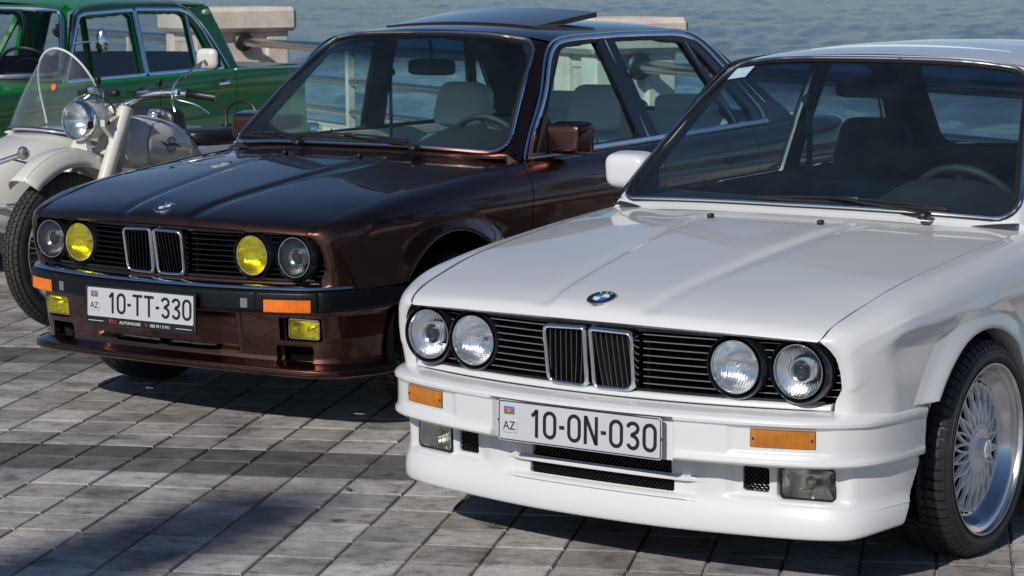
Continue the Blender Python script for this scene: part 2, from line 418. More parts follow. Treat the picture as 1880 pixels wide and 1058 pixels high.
M_['ws_b'] = glass('brown_car_windscreen', (.82, .98, .99), .8, band=(1.16, 1.24, (.02, .10, .20)), haze=.02, haze_col=(.25, .35, .38))
M_['side_w'] = glass('white_car_side_glass', (.66, .80, .84), 1.0, haze=.02)
M_['side_b'] = glass('brown_car_side_glass', (.76, .96, .96), .8, haze=.02)
M_['green_glass'] = glass('clear_car_glass', (.88, .91, .91), 1.0)
M_['perspex'] = glass('perspex', (.93, .94, .94), 1.3, haze=.06, haze_col=(.7, .72, .72))
M_['plate_white'] = pbr('plate_white', (.50, .51, .54), .35, coat=.3)
M_['plate_black'] = pbr('plate_black', (.010, .009, .012), .4)
M_['blue'] = pbr('blue_enamel', (.02, .16, .48), .3, coat=1)
M_['wenamel'] = pbr('white_enamel', (.8, .8, .8), .3, coat=1)
M_['fblue'] = pbr('flag_blue', (.02, .22, .52), .5); M_['fred'] = pbr('flag_red', (.60, .02, .03), .5); M_['fgreen'] = pbr('flag_green', (.02, .24, .06), .5)
M_['red_print'] = pbr('red_print', (.75, .02, .03), .5); M_['white_print'] = pbr('white_print', (.75, .75, .75), .5)
M_['orange_print'] = pbr('orange_emblem', (.75, .16, .04), .5)
M_['wheel_white'] = pbr('white_wheel_paint', (.80, .80, .80), .35, coat=.6)
M_['wheel_silver'] = pbr('silver_wheel_paint', (.42, .42, .43), .35, metal=.6)
M_['sticker'] = pbr('pale_blue_sticker', (.36, .50, .66), .5)
M_['belt'] = pbr('blue_seat_belt', (.010, .025, .06), .7)
M_['steel'] = pbr('stainless_pipe', (.50, .47, .43), .22, metal=1.0, noise=.08)
M_['logo_dark'] = pbr('logo_paint', (.03, .035, .05), .4)

def concrete(name, base, dark, scale=3.0, bump=.25):
    m, nt, out = newmat(name); L = nt.links
    b = N(nt, 'ShaderNodeBsdfPrincipled'); L.new(b.outputs[0], out.inputs[0]); b.inputs['Roughness'].default_value = .85; b.inputs['Specular IOR Level'].default_value = .25
    tc = N(nt, 'ShaderNodeTexCoord')
    a = N(nt, 'ShaderNodeTexNoise'); a.inputs['Scale'].default_value = scale; a.inputs['Detail'].default_value = 8; a.inputs['Roughness'].default_value = .65; L.new(tc.outputs['Object'], a.inputs['Vector'])
    r = ramp(nt, a.outputs[0], [(.35, dark), (.6, base)])
    c = N(nt, 'ShaderNodeTexNoise'); c.inputs['Scale'].default_value = 90; c.inputs['Detail'].default_value = 3; L.new(tc.outputs['Object'], c.inputs['Vector'])
    r2 = ramp(nt, c.outputs[0], [(.3, (.88,)*3), (.7, (1.1,)*3)])
    mx = N(nt, 'ShaderNodeMixRGB', blend_type='MULTIPLY'); mx.inputs[0].default_value = 1; L.new(r.outputs[0], mx.inputs[1]); L.new(r2.outputs[0], mx.inputs[2]); L.new(mx.outputs[0], b.inputs['Base Color'])
    bp = N(nt, 'ShaderNodeBump'); bp.inputs['Strength'].default_value = bump; bp.inputs['Distance'].default_value = .01; L.new(c.outputs[0], bp.inputs['Height']); L.new(bp.outputs[0], b.inputs['Normal'])
    return m
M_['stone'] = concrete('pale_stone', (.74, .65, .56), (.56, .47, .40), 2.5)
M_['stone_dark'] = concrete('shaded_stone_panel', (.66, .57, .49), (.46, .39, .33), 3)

# pavers: colour by which cell of the grid a point lies in, plus stains that run across joints
PAV_A, PAV_U, PAV_V = 0.42374025, 0.20407, 0.19996      # grid angle and pitch
PAV_O = (-2.53195, 0.36250)
def paver_mat(name, kind):
    m, nt, out = newmat(name); L = nt.links
    b = N(nt, 'ShaderNodeBsdfPrincipled'); L.new(b.outputs[0], out.inputs[0]); b.inputs['Specular IOR Level'].default_value = .35
    ge = N(nt, 'ShaderNodeNewGeometry'); mp = N(nt, 'ShaderNodeMapping', vector_type='TEXTURE')
    mp.inputs['Location'].default_value = (PAV_O[0], PAV_O[1], 0); mp.inputs['Rotation'].default_value = (0, 0, PAV_A); mp.inputs['Scale'].default_value = (PAV_U, PAV_V, 1)
    L.new(ge.outputs['Position'], mp.inputs[0])
    fl = N(nt, 'ShaderNodeVectorMath', operation='FLOOR'); L.new(mp.outputs[0], fl.inputs[0])
    sp = N(nt, 'ShaderNodeSeparateXYZ'); L.new(fl.outputs[0], sp.inputs[0])
    cb = N(nt, 'ShaderNodeCombineXYZ'); L.new(sp.outputs[0], cb.inputs[0]); L.new(sp.outputs[1], cb.inputs[1])
    wn = N(nt, 'ShaderNodeTexWhiteNoise', noise_dimensions='3D'); L.new(cb.outputs[0], wn.inputs[0])
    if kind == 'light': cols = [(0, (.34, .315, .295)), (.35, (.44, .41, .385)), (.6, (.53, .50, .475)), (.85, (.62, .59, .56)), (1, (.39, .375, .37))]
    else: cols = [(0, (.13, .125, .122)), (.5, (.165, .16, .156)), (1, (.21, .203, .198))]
    r = ramp(nt, wn.outputs[0], cols)
    # large stains
    n1 = N(nt, 'ShaderNodeTexNoise'); n1.inputs['Scale'].default_value = 1.1; n1.inputs['Detail'].default_value = 5; n1.inputs['Roughness'].default_value = .6; L.new(ge.outputs['Position'], n1.inputs['Vector'])
    r1 = ramp(nt, n1.outputs[0], [(.36, (.66, .66, .70)), (.52, (1, 1, 1))])
    # streaky grime, stretched within each slab, offset per slab
    ad = N(nt, 'ShaderNodeVectorMath', operation='MULTIPLY_ADD'); L.new(wn.outputs[1], ad.inputs[0]); ad.inputs[1].default_value = (50, 50, 50); L.new(mp.outputs[0], ad.inputs[2])
    mp2 = N(nt, 'ShaderNodeMapping'); mp2.inputs['Scale'].default_value = (1.9, 2.5, 1); L.new(ad.outputs[0], mp2.inputs[0])
    n2 = N(nt, 'ShaderNodeTexNoise'); n2.inputs['Scale'].default_value = 1.6; n2.inputs['Detail'].default_value = 9; n2.inputs['Roughness'].default_value = .72; L.new(mp2.outputs[0], n2.inputs['Vector'])
    r2 = ramp(nt, n2.outputs[0], [(.33, (.38, .37, .37)), (.46, (.82, .82, .82)), (.60, (1.0, 1.0, 1.0)), (.75, (1.18, 1.16, 1.12))])
    n3 = N(nt, 'ShaderNodeTexNoise'); n3.inputs['Scale'].default_value = 260; n3.inputs['Detail'].default_value = 3; L.new(ge.outputs['Position'], n3.inputs['Vector'])
    r3 = ramp(nt, n3.outputs[0], [(.3, (.72,)*3), (.7, (1.22,)*3)])
    # dark at the rim of each slab
    fr = N(nt, 'ShaderNodeVectorMath', operation='FRACTION'); L.new(mp.outputs[0], fr.inputs[0]); s2 = N(nt, 'ShaderNodeSeparateXYZ'); L.new(fr.outputs[0], s2.inputs[0])
    def edge(o):
        a = N(nt, 'ShaderNodeMath', operation='SUBTRACT'); L.new(o, a.inputs[0]); a.inputs[1].default_value = .5
        c = N(nt, 'ShaderNodeMath', operation='ABSOLUTE'); L.new(a.outputs[0], c.inputs[0]); return c.outputs[0]
    mxx = N(nt, 'ShaderNodeMath', operation='MAXIMUM'); L.new(edge(s2.outputs[0]), mxx.inputs[0]); L.new(edge(s2.outputs[1]), mxx.inputs[1])
    nadd = N(nt, 'ShaderNodeMath', operation='MULTIPLY_ADD'); L.new(n2.outputs[0], nadd.inputs[0]); nadd.inputs[1].default_value = .12; L.new(mxx.outputs[0], nadd.inputs[2])
    r4 = ramp(nt, nadd.outputs[0], [(.50, (1, 1, 1)), (.545, (.80, .79, .78))])
    cur = r.outputs[0]
    vo = N(nt, 'ShaderNodeTexVoronoi'); vo.inputs['Scale'].default_value = 1.9; vo.inputs['Randomness'].default_value = 1; L.new(ge.outputs['Position'], vo.inputs['Vector'])
    nv = N(nt, 'ShaderNodeMath', operation='MULTIPLY_ADD'); L.new(n3.outputs[0], nv.inputs[0]); nv.inputs[1].default_value = .05; L.new(vo.outputs['Distance'], nv.inputs[2])
    r5 = ramp(nt, nv.outputs[0], [(.060, (.30, .29, .28)), (.085, (1, 1, 1))])
    n6 = N(nt, 'ShaderNodeTexNoise'); n6.inputs['Scale'].default_value = 4.5; n6.inputs['Detail'].default_value = 10; n6.inputs['Roughness'].default_value = .8; L.new(ge.outputs['Position'], n6.inputs['Vector'])
    r6 = ramp(nt, n6.outputs[0], [(.38, (.60, .59, .58)), (.50, (1, 1, 1)), (.66, (1.12, 1.11, 1.09))])
    for q in (r1, r2, r3, r4, r5, r6):
        mx = N(nt, 'ShaderNodeMixRGB', blend_type='MULTIPLY'); mx.inputs[0].default_value = 1; L.new(cur, mx.inputs[1]); L.new(q.outputs[0], mx.inputs[2]); cur = mx.outputs[0]
    L.new(cur, b.inputs['Base Color'])
    rr = N(nt, 'ShaderNodeMapRange'); rr.inputs[3].default_value = .72; rr.inputs[4].default_value = .42; L.new(n2.outputs[0], rr.inputs[0]); L.new(rr.outputs[0], b.inputs['Roughness'])
    bp = N(nt, 'ShaderNodeBump'); bp.inputs['Strength'].default_value = .35; bp.inputs['Distance'].default_value = .004
    ah = N(nt, 'ShaderNodeMath', operation='MULTIPLY_ADD'); L.new(n2.outputs[0], ah.inputs[0]); ah.inputs[1].default_value = 1.5; L.new(n3.outputs[0], ah.inputs[2])
    L.new(ah.outputs[0], bp.inputs['Height']); L.new(bp.outputs[0], b.inputs['Normal'])
    return m
M_['paver'] = paver_mat('paver_concrete', 'light'); M_['paver_dark'] = paver_mat('dark_paver_concrete', 'dark')
M_['joint'] = concrete('joint_mortar', (.42, .37, .31), (.10, .09, .08), 9)
def water_mat():
    m, nt, out = newmat('sea_water'); L = nt.links
    b = N(nt, 'ShaderNodeBsdfPrincipled'); L.new(b.outputs[0], out.inputs[0])
    b.inputs['Base Color'].default_value = (.105, .155, .205, 1); b.inputs['Roughness'].default_value = .10; b.inputs['IOR'].default_value = 1.333
    ge = N(nt, 'ShaderNodeNewGeometry'); mp = N(nt, 'ShaderNodeMapping'); mp.inputs['Rotation'].default_value = (0, 0, .5); mp.inputs['Scale'].default_value = (1, 1.6, 1); L.new(ge.outputs['Position'], mp.inputs[0])
    a = N(nt, 'ShaderNodeTexNoise'); a.inputs['Scale'].default_value = 2.1; a.inputs['Detail'].default_value = 6; a.inputs['Roughness'].default_value = .62; L.new(mp.outputs[0], a.inputs['Vector'])
    c = N(nt, 'ShaderNodeTexNoise'); c.inputs['Scale'].default_value = .12; c.inputs['Detail'].default_value = 3; L.new(mp.outputs[0], c.inputs['Vector'])
    ad = N(nt, 'ShaderNodeMath', operation='MULTIPLY_ADD'); L.new(c.outputs[0], ad.inputs[0]); ad.inputs[1].default_value = .5; L.new(a.outputs[0], ad.inputs[2])
    bp = N(nt, 'ShaderNodeBump'); bp.inputs['Strength'].default_value = 1.0; bp.inputs['Distance'].default_value = .7; L.new(ad.outputs[0], bp.inputs['Height']); L.new(bp.outputs[0], b.inputs['Normal'])
    return m
M_['water'] = water_mat()
# ---------------- ground, water, balustrade ----------------
RD = np.array((0.875, -0.483)); RD /= np.linalg.norm(RD); RN = np.array((-RD[1], RD[0]))   # rail direction, seaward normal
RP = np.array((-8.456, 9.20))
def sheet_poly(name, pts, mat, z, kind='structure'):
    m = MB(); m.add([(x, y, z) for x, y in pts], [tuple(range(len(pts)))]); return m.build(name, mat, smooth=0, kind=kind)
e0 = RP+RN*0.45
A_ = e0-RD*400; B_ = e0+RD*400; A2 = A_-RN*400; B2 = B_-RN*400
sheet_poly('ground', [tuple(A_), tuple(A2), tuple(B2), tuple(B_)], M_['joint'], -0.0062)
m = MB(); m.add([(*A_, -.012), (*B_, -.012), (*B_, -3), (*A_, -3)], [(0, 1, 2, 3)]); m.build('quay_wall', M_['stone'], smooth=0, kind='structure')
w0 = RP+RN*0.3
def sea():
    az0 = math.atan2(_ff.x, _ff.y); na, nr = 900, 330; az = az0+np.sign(np.linspace(-1, 1, na))*np.abs(np.linspace(-1, 1, na))**1.5*R(72); rr = 17*np.exp(np.linspace(0, math.log(3200/17), nr))
    A, Q = np.meshgrid(az, rr, indexing='ij'); X = CAM.x+np.sin(A)*Q; Y = CAM.y+np.cos(A)*Q; Z = np.zeros_like(X); g = np.random.RandomState(4)
    for k in range(46):
        lam = .75*1.12**(k*.42)*(1+.2*g.rand()); th = .9+g.randn()*.75; kx, ky = math.cos(th), math.sin(th); a = .0085*lam**.9*np.exp(-(Q*.0045/lam)**2*.2)
        ph = 2*math.pi*((X*kx+Y*ky)/lam+g.rand()+.15*np.sin((X*ky-Y*kx)/lam/2.7+g.rand()*6)); Z += a*(np.abs(np.sin(ph/2))*-2+1.27)*.62
    fade = np.clip((Q-17)/6, .3, 1)
    v, f = gridf(np.stack([X, Y, -1.3+Z*fade], -1)); keep = ((v[:, :2]-w0) @ RN) > -.2
    f = [q for q in f if keep[q[0]] or keep[q[2]]]
    b = MB(); b.add(v, f); b.build('water', M_['water'], smooth=180, kind='structure')
    sheet_poly('water', [tuple(w0-RD*3000), tuple(w0+RD*3000), tuple(w0+RD*3000+RN*3500), tuple(w0-RD*3000+RN*3500)], M_['water'], -1.75)
sea()

rng = random.Random(5)
ca, sa = math.cos(PAV_A), math.sin(PAV_A)
def pav_xy(i, j): return (PAV_O[0]+ca*i*PAV_U-sa*j*PAV_V, PAV_O[1]+sa*i*PAV_U+ca*j*PAV_V)
def proj(x, y, z):
    d = Vector((x, y, z))-CAM; q = d.dot(_ff)
    return 512+2297.76*d.dot(_rr)/q, 288-2297.76*d.dot(_uu)/q, q
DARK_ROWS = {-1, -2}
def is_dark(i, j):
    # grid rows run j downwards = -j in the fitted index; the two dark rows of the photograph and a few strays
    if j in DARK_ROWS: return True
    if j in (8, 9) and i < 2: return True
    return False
gu, gv = PAV_U/2-.0022, PAV_V/2-.0026
def paver_geo(tiltx, tilty, dz, gx, gy, fx=0.0, fy=0.0):
    g = .0036; v = []
    for z, s in ((-.0090, 0.0), (-.0035, 0.0), (0, g)):
        for sx, sy in ((-1, -1), (1, -1), (1, 1), (-1, 1)):
            x, y = sx*(gx-s)+fx, sy*(gy-s)+fy; v.append((x, y, z+(dz+tiltx*x+tilty*y if z > -.009 else 0)))
    f = [(8, 9, 10, 11)]
    for k in (0, 4):
        for i in range(4): f.append((k+i, k+(i+1) % 4, k+4+(i+1) % 4, k+4+i))
    return v, f
pvm = []
for k in range(14):
    v, f = paver_geo(rng.uniform(-.006, .006), rng.uniform(-.006, .006), rng.uniform(-.0012, .0012), gu-rng.uniform(0, .002), gv-rng.uniform(0, .002), rng.uniform(-.0012, .0012), rng.uniform(-.0012, .0012))
    for nm in ('paver', 'paver_dark'):
        me = bpy.data.meshes.new('paver'); me.from_pydata(v, [], f); me.materials.append(M_[nm]); pvm.append(me)
paving = thing('pavement', None, None); paving['kind'] = 'structure'
cand = []; far = MB()
for i in range(-60, 60):
    for j in range(-34, 60):
        x, y = pav_xy(i+.5, j+.5)
        if (np.array((x, y))-e0) @ RN > -0.12: continue
        px, py, q = proj(x, y, 0)
        if q > 1 and -60 < px < 1084 and -30 < py < 640:
            hid = (-.78 < x < .78 and .3 < y < 4.2)
            cand.append((q + (50 if hid or py < 250 else 0), i, j, x, y))
        else:
            if abs(x-CAM.x) < 14 and abs(y-CAM.y) < 18: cand.append((1000+q, i, j, x, y))
cand.sort(key=lambda t: t[0])
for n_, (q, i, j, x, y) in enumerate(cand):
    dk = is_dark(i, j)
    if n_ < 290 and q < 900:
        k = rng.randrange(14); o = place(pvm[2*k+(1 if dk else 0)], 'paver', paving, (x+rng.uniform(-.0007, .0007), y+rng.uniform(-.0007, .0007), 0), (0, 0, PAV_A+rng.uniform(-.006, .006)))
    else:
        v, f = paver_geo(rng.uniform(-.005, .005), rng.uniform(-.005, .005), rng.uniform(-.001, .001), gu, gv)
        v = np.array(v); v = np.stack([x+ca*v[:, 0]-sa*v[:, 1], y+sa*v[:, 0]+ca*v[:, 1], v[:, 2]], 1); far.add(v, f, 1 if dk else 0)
far.build('paving_field', [M_['paver'], M_['paver_dark']], paving, smooth=0, kind='stuff')
sheet_poly('promenade', [tuple(A_-RN*.05), tuple(A2), tuple(B2), tuple(B_-RN*.05)], M_['paver'], -0.0105)

# balustrade: stone pillars, pipe rails, low plinth
def rail_pt(t, off=0.0, z=0.0): p = RP+RD*t+RN*off; return (p[0], p[1], z)
def s_of(x, y): return (np.array((x, y))-RP) @ RD
ang = math.atan2(RD[1], RD[0])
def pillar(name, cx, cy, w, label, capz=1.34):
    t = thing(name, label, 'pillar', (cx, cy, 0), ang, 'stone pillars of the waterside balustrade')
    h = capz-.20
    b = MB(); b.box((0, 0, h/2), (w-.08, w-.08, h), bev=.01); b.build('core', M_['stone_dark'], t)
    for sx in (-1, 1):
        for sy in (-1, 1):
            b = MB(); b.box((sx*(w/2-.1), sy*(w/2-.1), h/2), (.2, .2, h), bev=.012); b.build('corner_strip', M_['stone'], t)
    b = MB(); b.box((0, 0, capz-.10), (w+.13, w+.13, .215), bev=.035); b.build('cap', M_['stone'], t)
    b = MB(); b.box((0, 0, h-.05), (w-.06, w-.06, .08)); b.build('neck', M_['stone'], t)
    return t
s1 = s_of(-10.2, 10.3); s2 = s_of(-4.058, 6.834)
p1 = pillar('stone_pillar', *rail_pt(s1-.52)[:2], .86, 'pale stone pillar with a thick cap behind the green car', 1.345)
p2 = pillar('stone_pillar', *rail_pt(s2-.31, .0)[:2], .56, 'pale stone pillar standing behind the brown car roof', 1.335)
def rails(name, ta, tb, label, flanges=True, posts=()):
    t = thing(name, label, 'railing', rail_pt((ta+tb)/2), 0, 'pipe railings between the pillars')
    c = np.array(rail_pt((ta+tb)/2))
    for z, r_ in ((1.05, .040), (.79, .030), (.55, .030)):
        b = MB(); b.tube([np.array(rail_pt(ta, 0, z))-c, np.array(rail_pt(tb, 0, z))-c], r_, 20); b.build('pipe', M_['steel'], t)
        for tt, sg in ((ta, 1), (tb, -1)):
            b = MB(); Mx = frame(np.array(rail_pt(tt, 0, z))-c, (RD[0]*sg, RD[1]*sg, 0)); b.lathe([(0, -.004), (r_*2.1, -.004), (r_*2.1, .016), (r_*1.7, .03), (0, .03)], 20, M=Mx); b.build('flange', M_['gasket'], t)
    for tp in posts:
        b = MB(); b.box((0, 0, .55), (.05, .07, 1.0), bev=.008, rot=Matrix.Rotation(ang, 3, 'Z')); b.build('post', M_['stone_dark'], t, loc=tuple(np.array(rail_pt(tp))-c))
    return t
mid = s_of(-8.15, 9.03)
rails('pipe_railing', s1-.08, s2-.85, 'three steel pipes running behind the cars from the green car to the brown car', posts=(mid,))
rails('pipe_railing', s2, s2+5.2, 'steel pipes leaving the pillar behind the brown car to the right', posts=(s2+2.6,))
rails('pipe_railing', s1-6.2, s1-.9, 'steel pipes seen through the green car windows', posts=(s1-3.5,))
b = MB(); cc = rail_pt(0)
b.box((0, 0, .21), (60, .34, .42), bev=.02); b.build('stone_plinth', M_['stone'], None, loc=rail_pt(0, .05), rot=(0, 0, ang), label='low pale stone plinth running under the pipe railings', cat='plinth')
# ---------------- the boxy 1980s saloon: one body shape, two cars ----------------
AX0, AX1, WZ = .706, 3.282, .294
# --- side of the body: stations along the car, rows from bonnet shutline / belt down to the sill
def side_ctrl():
    S = []; U = []
    s0 = [(.648, .031, .669), (.657, .035, .662), (.669, .042, .650), (.680, .049, .634), (.688, .057, .612), (.692, .063, .588), (.6925, .069, .562), (.687, .074, .535), (.674, .077, .512), (.668, .079, .470), (.668, .08, .42)]
    s1 = [(.656, .038, .678), (.674, .039, .670), (.690, .045, .657), (.704, .053, .639), (.712, .060, .616), (.717, .066, .592), (.718, .071, .565), (.713, .077, .535), (.706, .081, .507), (.703, .085, .465), (.703, .09, .42)]
    s2 = [(.662, .066, .697), (.688, .063, .690), (.711, .069, .678), (.729, .079, .662), (.737, .088, .643), (.742, .095, .622), (.745, .101, .598), (.745, .108, .550), (.741, .114, .502), (.737, .118, .458), (.735, .12, .40)]
    s3 = [(.668, .110, .713), (.700, .113, .709), (.731, .121, .699), (.752, .132, .685), (.763, .141, .669), (.768, .148, .652), (.770, .155, .630), (.772, .163, .556), (.771, .169, .480), (.766, .175, .395), (.75, .180, .31)]
    for u, s in ((.03, s0), (.055, s1), (.095, s2), (.145, s3)): S.append(s); U.append(u)
    def sec(y, xs, zs, xw, zcr, low=.20):
        # xs, zs: shutline or belt; xw: widest x; zcr: shoulder crease height
        dz = zs-zcr
        return [(xs, y, zs), (xs+(xw-xs)*.34, y, zs-dz*.05), (xs+(xw-xs)*.66, y, zs-dz*.20), (xs+(xw-xs)*.88, y, zs-dz*.50), (xw-.003, y, zcr+.018),
                (xw, y, zcr), (xw-.007, y, zcr-.018), (xw-.006, y, .56), (xw-.006, y, .45), (xw-.018, y, .31), (xw-.045, y, low)]
    for y, xs, zs, xw, zcr in ((.22, .678, .739, .791, .676), (.34, .686, .764, .805, .684), (.52, .693, .788, .8135, .690), (.712, .698, .807, .818, .694), (.92, .702, .825, .820, .697), (1.10, .703, .837, .821, .698), (1.20, .704, .843, .822, .699)):
        S.append(sec(y, xs, zs, xw, zcr)); U.append(y)
    for y, xs, zs, xw, zcr in ((1.30, .737, .840, .823, .700), (1.7, .742, .848, .824, .702), (2.2, .742, .857, .824, .704), (2.7, .738, .866, .822, .706), (3.1, .730, .874, .820, .708), (3.4, .716, .880, .816, .708), (3.7, .700, .884, .808, .706), (3.95, .684, .882, .795, .702), (4.06, .66, .872, .772, .690)):
        S.append(sec(y, xs, zs, xw, zcr)); U.append(y)
    return np.array(U), np.array(S)
SU, SC = side_ctrl(); SV = np.array([0, .05, .11, .18, .26, .29, .32, .45, .6, .8, 1.0])
def side_pts(us, vs, vlim=None):
    us = np.asarray(us, float); vs = np.asarray(vs, float)
    Bu = basis(SU, us); Bv = mono_basis(SV, vs)
    return np.einsum('us,src,vr->uvc', Bu, SC, Bv)
def catmull(t, x):
    """local cubic (Catmull-Rom) cardinal matrix on uneven knots"""
    t = np.asarray(t, float); x = np.asarray(x, float); n = len(t); E = np.eye(n)
    m = np.zeros((n, n))
    for i in range(n):
        if i == 0: m[i] = (E[1]-E[0])/(t[1]-t[0])
        elif i == n-1: m[i] = (E[-1]-E[-2])/(t[-1]-t[-2])
        else:
            h0, h1 = t[i]-t[i-1], t[i+1]-t[i]
            m[i] = ((E[i]-E[i-1])/h0*h1+(E[i+1]-E[i])/h1*h0)/(h0+h1)
    k = np.clip(np.searchsorted(t, x, side='right')-1, 0, n-2); h = (t[k+1]-t[k])[:, None]; s = ((x-t[k])/h[:, 0])[:, None]
    return (2*s**3-3*s**2+1)*E[k]+(s**3-2*s**2+s)*h*m[k]+(-2*s**3+3*s**2)*E[k+1]+(s**3-s**2)*h*m[k+1]
lin_basis_mix = catmull; mono_basis = catmull
_du = np.r_[np.linspace(.03, .2, 24), np.linspace(.21, 4.06, 330)]; _dv = np.linspace(0, 1, 90)
_DS = side_pts(_du, _dv).reshape(-1, 3)
_grid = {}
for _i, _p3 in enumerate(_DS): _grid.setdefault((int(_p3[1]*25), int(_p3[2]*25)), []).append(_i)
def body_x(y, z):
    ids = []; r_ = 1
    while len(ids) < 6 and r_ < 6:
        ids = [i for a in range(-r_, r_+1) for b in range(-r_, r_+1) for i in _grid.get((int(y*25)+a, int(z*25)+b), [])]; r_ += 1
    P = _DS[ids]; d = (P[:, 1]-y)**2+(P[:, 2]-z)**2; k = np.argsort(d)[:5]; w = 1/(d[k]+1e-7)
    return float((P[k, 0]*w).sum()/w.sum())
def shut(y):   # bonnet shutline x, z at y
    return lin_shut(y)
_sh = side_pts(np.linspace(.03, 1.2, 120), [0.0])[:, 0]
def lin_shut(y): return np.interp(y, _sh[:, 1], _sh[:, 0]), np.interp(y, _sh[:, 1], _sh[:, 2])

# --- bonnet
def hood_pts(nu=90, nv=121):
    """rows front to back; x across"""
    xs = np.linspace(-1, 1, nv); P = np.zeros((nu, nv, 3)); w = np.linspace(0, 1, nu)**1.35
    cz = [(-.045, .684), (-.035, .699), (-.01, .7165), (.03, .730), (.09, .7455), (.2, .766), (.4, .796), (.6, .823), (.8, .846), (.93, .858), (1.00, .8635), (1.05, .872), (1.12, .889)]
    ed = [(.031, .669), (.045, .684), (.073, .700), (.11, .713), (.22, .739), (.34, .764), (.52, .788), (.712, .807), (.92, .825), (1.10, .837), (1.17, .842), (1.20, .8445)]
    for j, s in enumerate(xs):
        a = abs(s)
        y0 = -.045+.076*a**2.2; y1 = 1.105+.092*a**1.8
        ys = y0+(y1-y0)*w
        ye = .031+(1.197-.031)*w; yc = -.045+(1.105+.045)*w
        ze = np.interp(ye, [p[0] for p in ed], [p[1] for p in ed]) if False else itp(ye, ed); zc = itp(yc, cz)
        xe = np.interp(ye, _sh[:, 1], _sh[:, 0])
        k = 1-a**2.3
        P[:, j, 0] = s*xe*1.0-np.sign(s)*.0062*a; P[:, j, 1] = ys
        z = ze+(zc-ze)*k
        x = np.abs(P[:, j, 0]); xc = .143+(.245-.143)*np.clip((ys-y0)/1.0, 0, 1)**1.1      # raised centre panel between the two creases
        step = 1-sst(-.008, .008, x-xc); fade = np.clip((ys-y0)/.05, 0, 1)*(1-sst(.92, 1.06, ys))
        z = z+.0055*step*fade - .004*np.exp(-((x-xc-.02)/.03)**2)*fade
        P[:, j, 2] = z-.002
    return P
def rr_param(n=160, hx=1.0, hz=1.0, rx=.11, rz=.16):
    """rounded unit square outline -> (s,t), s in -1..1, t 0..1"""
    o = []
    for cx, cz, a0 in ((1-rx, 1-rz, 0), (-1+rx, 1-rz, 90), (-1+rx, rz, 180), (1-rx, rz, 270)):
        for k in range(9):
            a = R(a0+90*k/8); o.append((cx+rx*math.cos(a), cz+rz*math.sin(a)))
    o = np.array(o); d = np.r_[0, np.cumsum(np.linalg.norm(np.diff(np.vstack([o, o[:1]]), axis=0), axis=1))]
    q = np.linspace(0, d[-1], n+1)[:-1]; oo = np.vstack([o, o[:1]])
    return np.stack([np.interp(q, d, oo[:, 0]), np.interp(q, d, oo[:, 1])], 1)
def sd_rr(s, t, rx=.11, rz=.16):
    x = (np.abs(s)-(1-rx))/rx; z = (np.abs(t-.5)*2-(1-2*rz))/(2*rz)
    return np.where((x > 0) & (z > 0), np.hypot(np.maximum(x, 0), np.maximum(z, 0))-1, np.maximum(x, z)-1)
class Screen:
    """a curved windscreen patch s,t -> xyz, with an outer border for the frame"""
    def __init__(k, bot, top, obot, otop, bulge=.012):
        k.b = np.array(bot, float); k.t = np.array(top, float); k.ob = np.array(obot, float); k.ot = np.array(otop, float); k.bulge = bulge
    def ev(k, s, t):
        s = np.asarray(s, float); t = np.asarray(t, float); a = np.minimum(np.abs(s), 1.0); e = np.clip((np.abs(s)-1)/.1, 0, 1)
        tt = np.clip(t, 0, 1); et = np.clip(t-1, 0, .1)/.1; eb = np.clip(-t, 0, .1)/.1
        kn = lambda c: np.linspace(0, 1, len(c))
        def cv(c): return np.stack([basis(kn(c), a.ravel()) @ c[:, i] for i in range(3)], -1).reshape(*a.shape, 3)
        B, T, OB, OT = cv(k.b), cv(k.t), cv(k.ob), cv(k.ot)
        # ob/ot: curves whose last point is the outer corner
        sb, st_ = k.ob[-1]-k.b[-1], k.ot[-1]-k.t[-1]
        P = B+(T-B)*tt[..., None]
        P = P+e[..., None]*(sb+(st_-sb)*tt[..., None])
        P = P+et[..., None]*(OT-T)*1.0*(1)+eb[..., None]*(OB-B)
        P[..., 1] -= k.bulge*np.sin(np.pi*tt)*.6; P[..., 2] += k.bulge*np.sin(np.pi*tt)
        P[..., 0] *= np.sign(s)+(s == 0)
        return P
WS = Screen([(0, 1.085, .893), (.23, 1.094, .892), (.46, 1.128, .885), (.69, 1.205, .870)], [(0, 1.590, 1.318), (.18, 1.597, 1.3165), (.36, 1.620, 1.308), (.525, 1.668, 1.285)],
            [(0, 1.045, .872), (.24, 1.055, .870), (.48, 1.095, .860), (.732, 1.225, .835)], [(0, 1.63, 1.335), (.19, 1.64, 1.333), (.38, 1.665, 1.322), (.568, 1.715, 1.283)])
RW = Screen([(0, 3.60, .905), (.21, 3.59, .905), (.42, 3.56, .903), (.60, 3.49, .898)], [(0, 3.06, 1.300), (.18, 3.055, 1.298), (.36, 3.04, 1.288), (.50, 3.01, 1.262)],
            [(0, 3.66, .89), (.22, 3.65, .89), (.44, 3.62, .888), (.70, 3.56, .872)], [(0, 3.0, 1.322), (.19, 2.99, 1.32), (.38, 2.975, 1.312), (.565, 2.94, 1.272)], bulge=-.0)
def side_x(y, z):
    y = np.asarray(y, float); z = np.asarray(z, float); d = z-.845
    return .740-.012*np.clip(y-2.4, 0, 2)-.335*d-.12*d*d+.004*np.sin(np.clip((y-1.2)/2.2, 0, 1)*np.pi)
def side_poly_P(poly): poly = np.asarray(poly, float); return np.stack([side_x(poly[:, 0], poly[:, 1]), poly[:, 0], poly[:, 1]], 1)
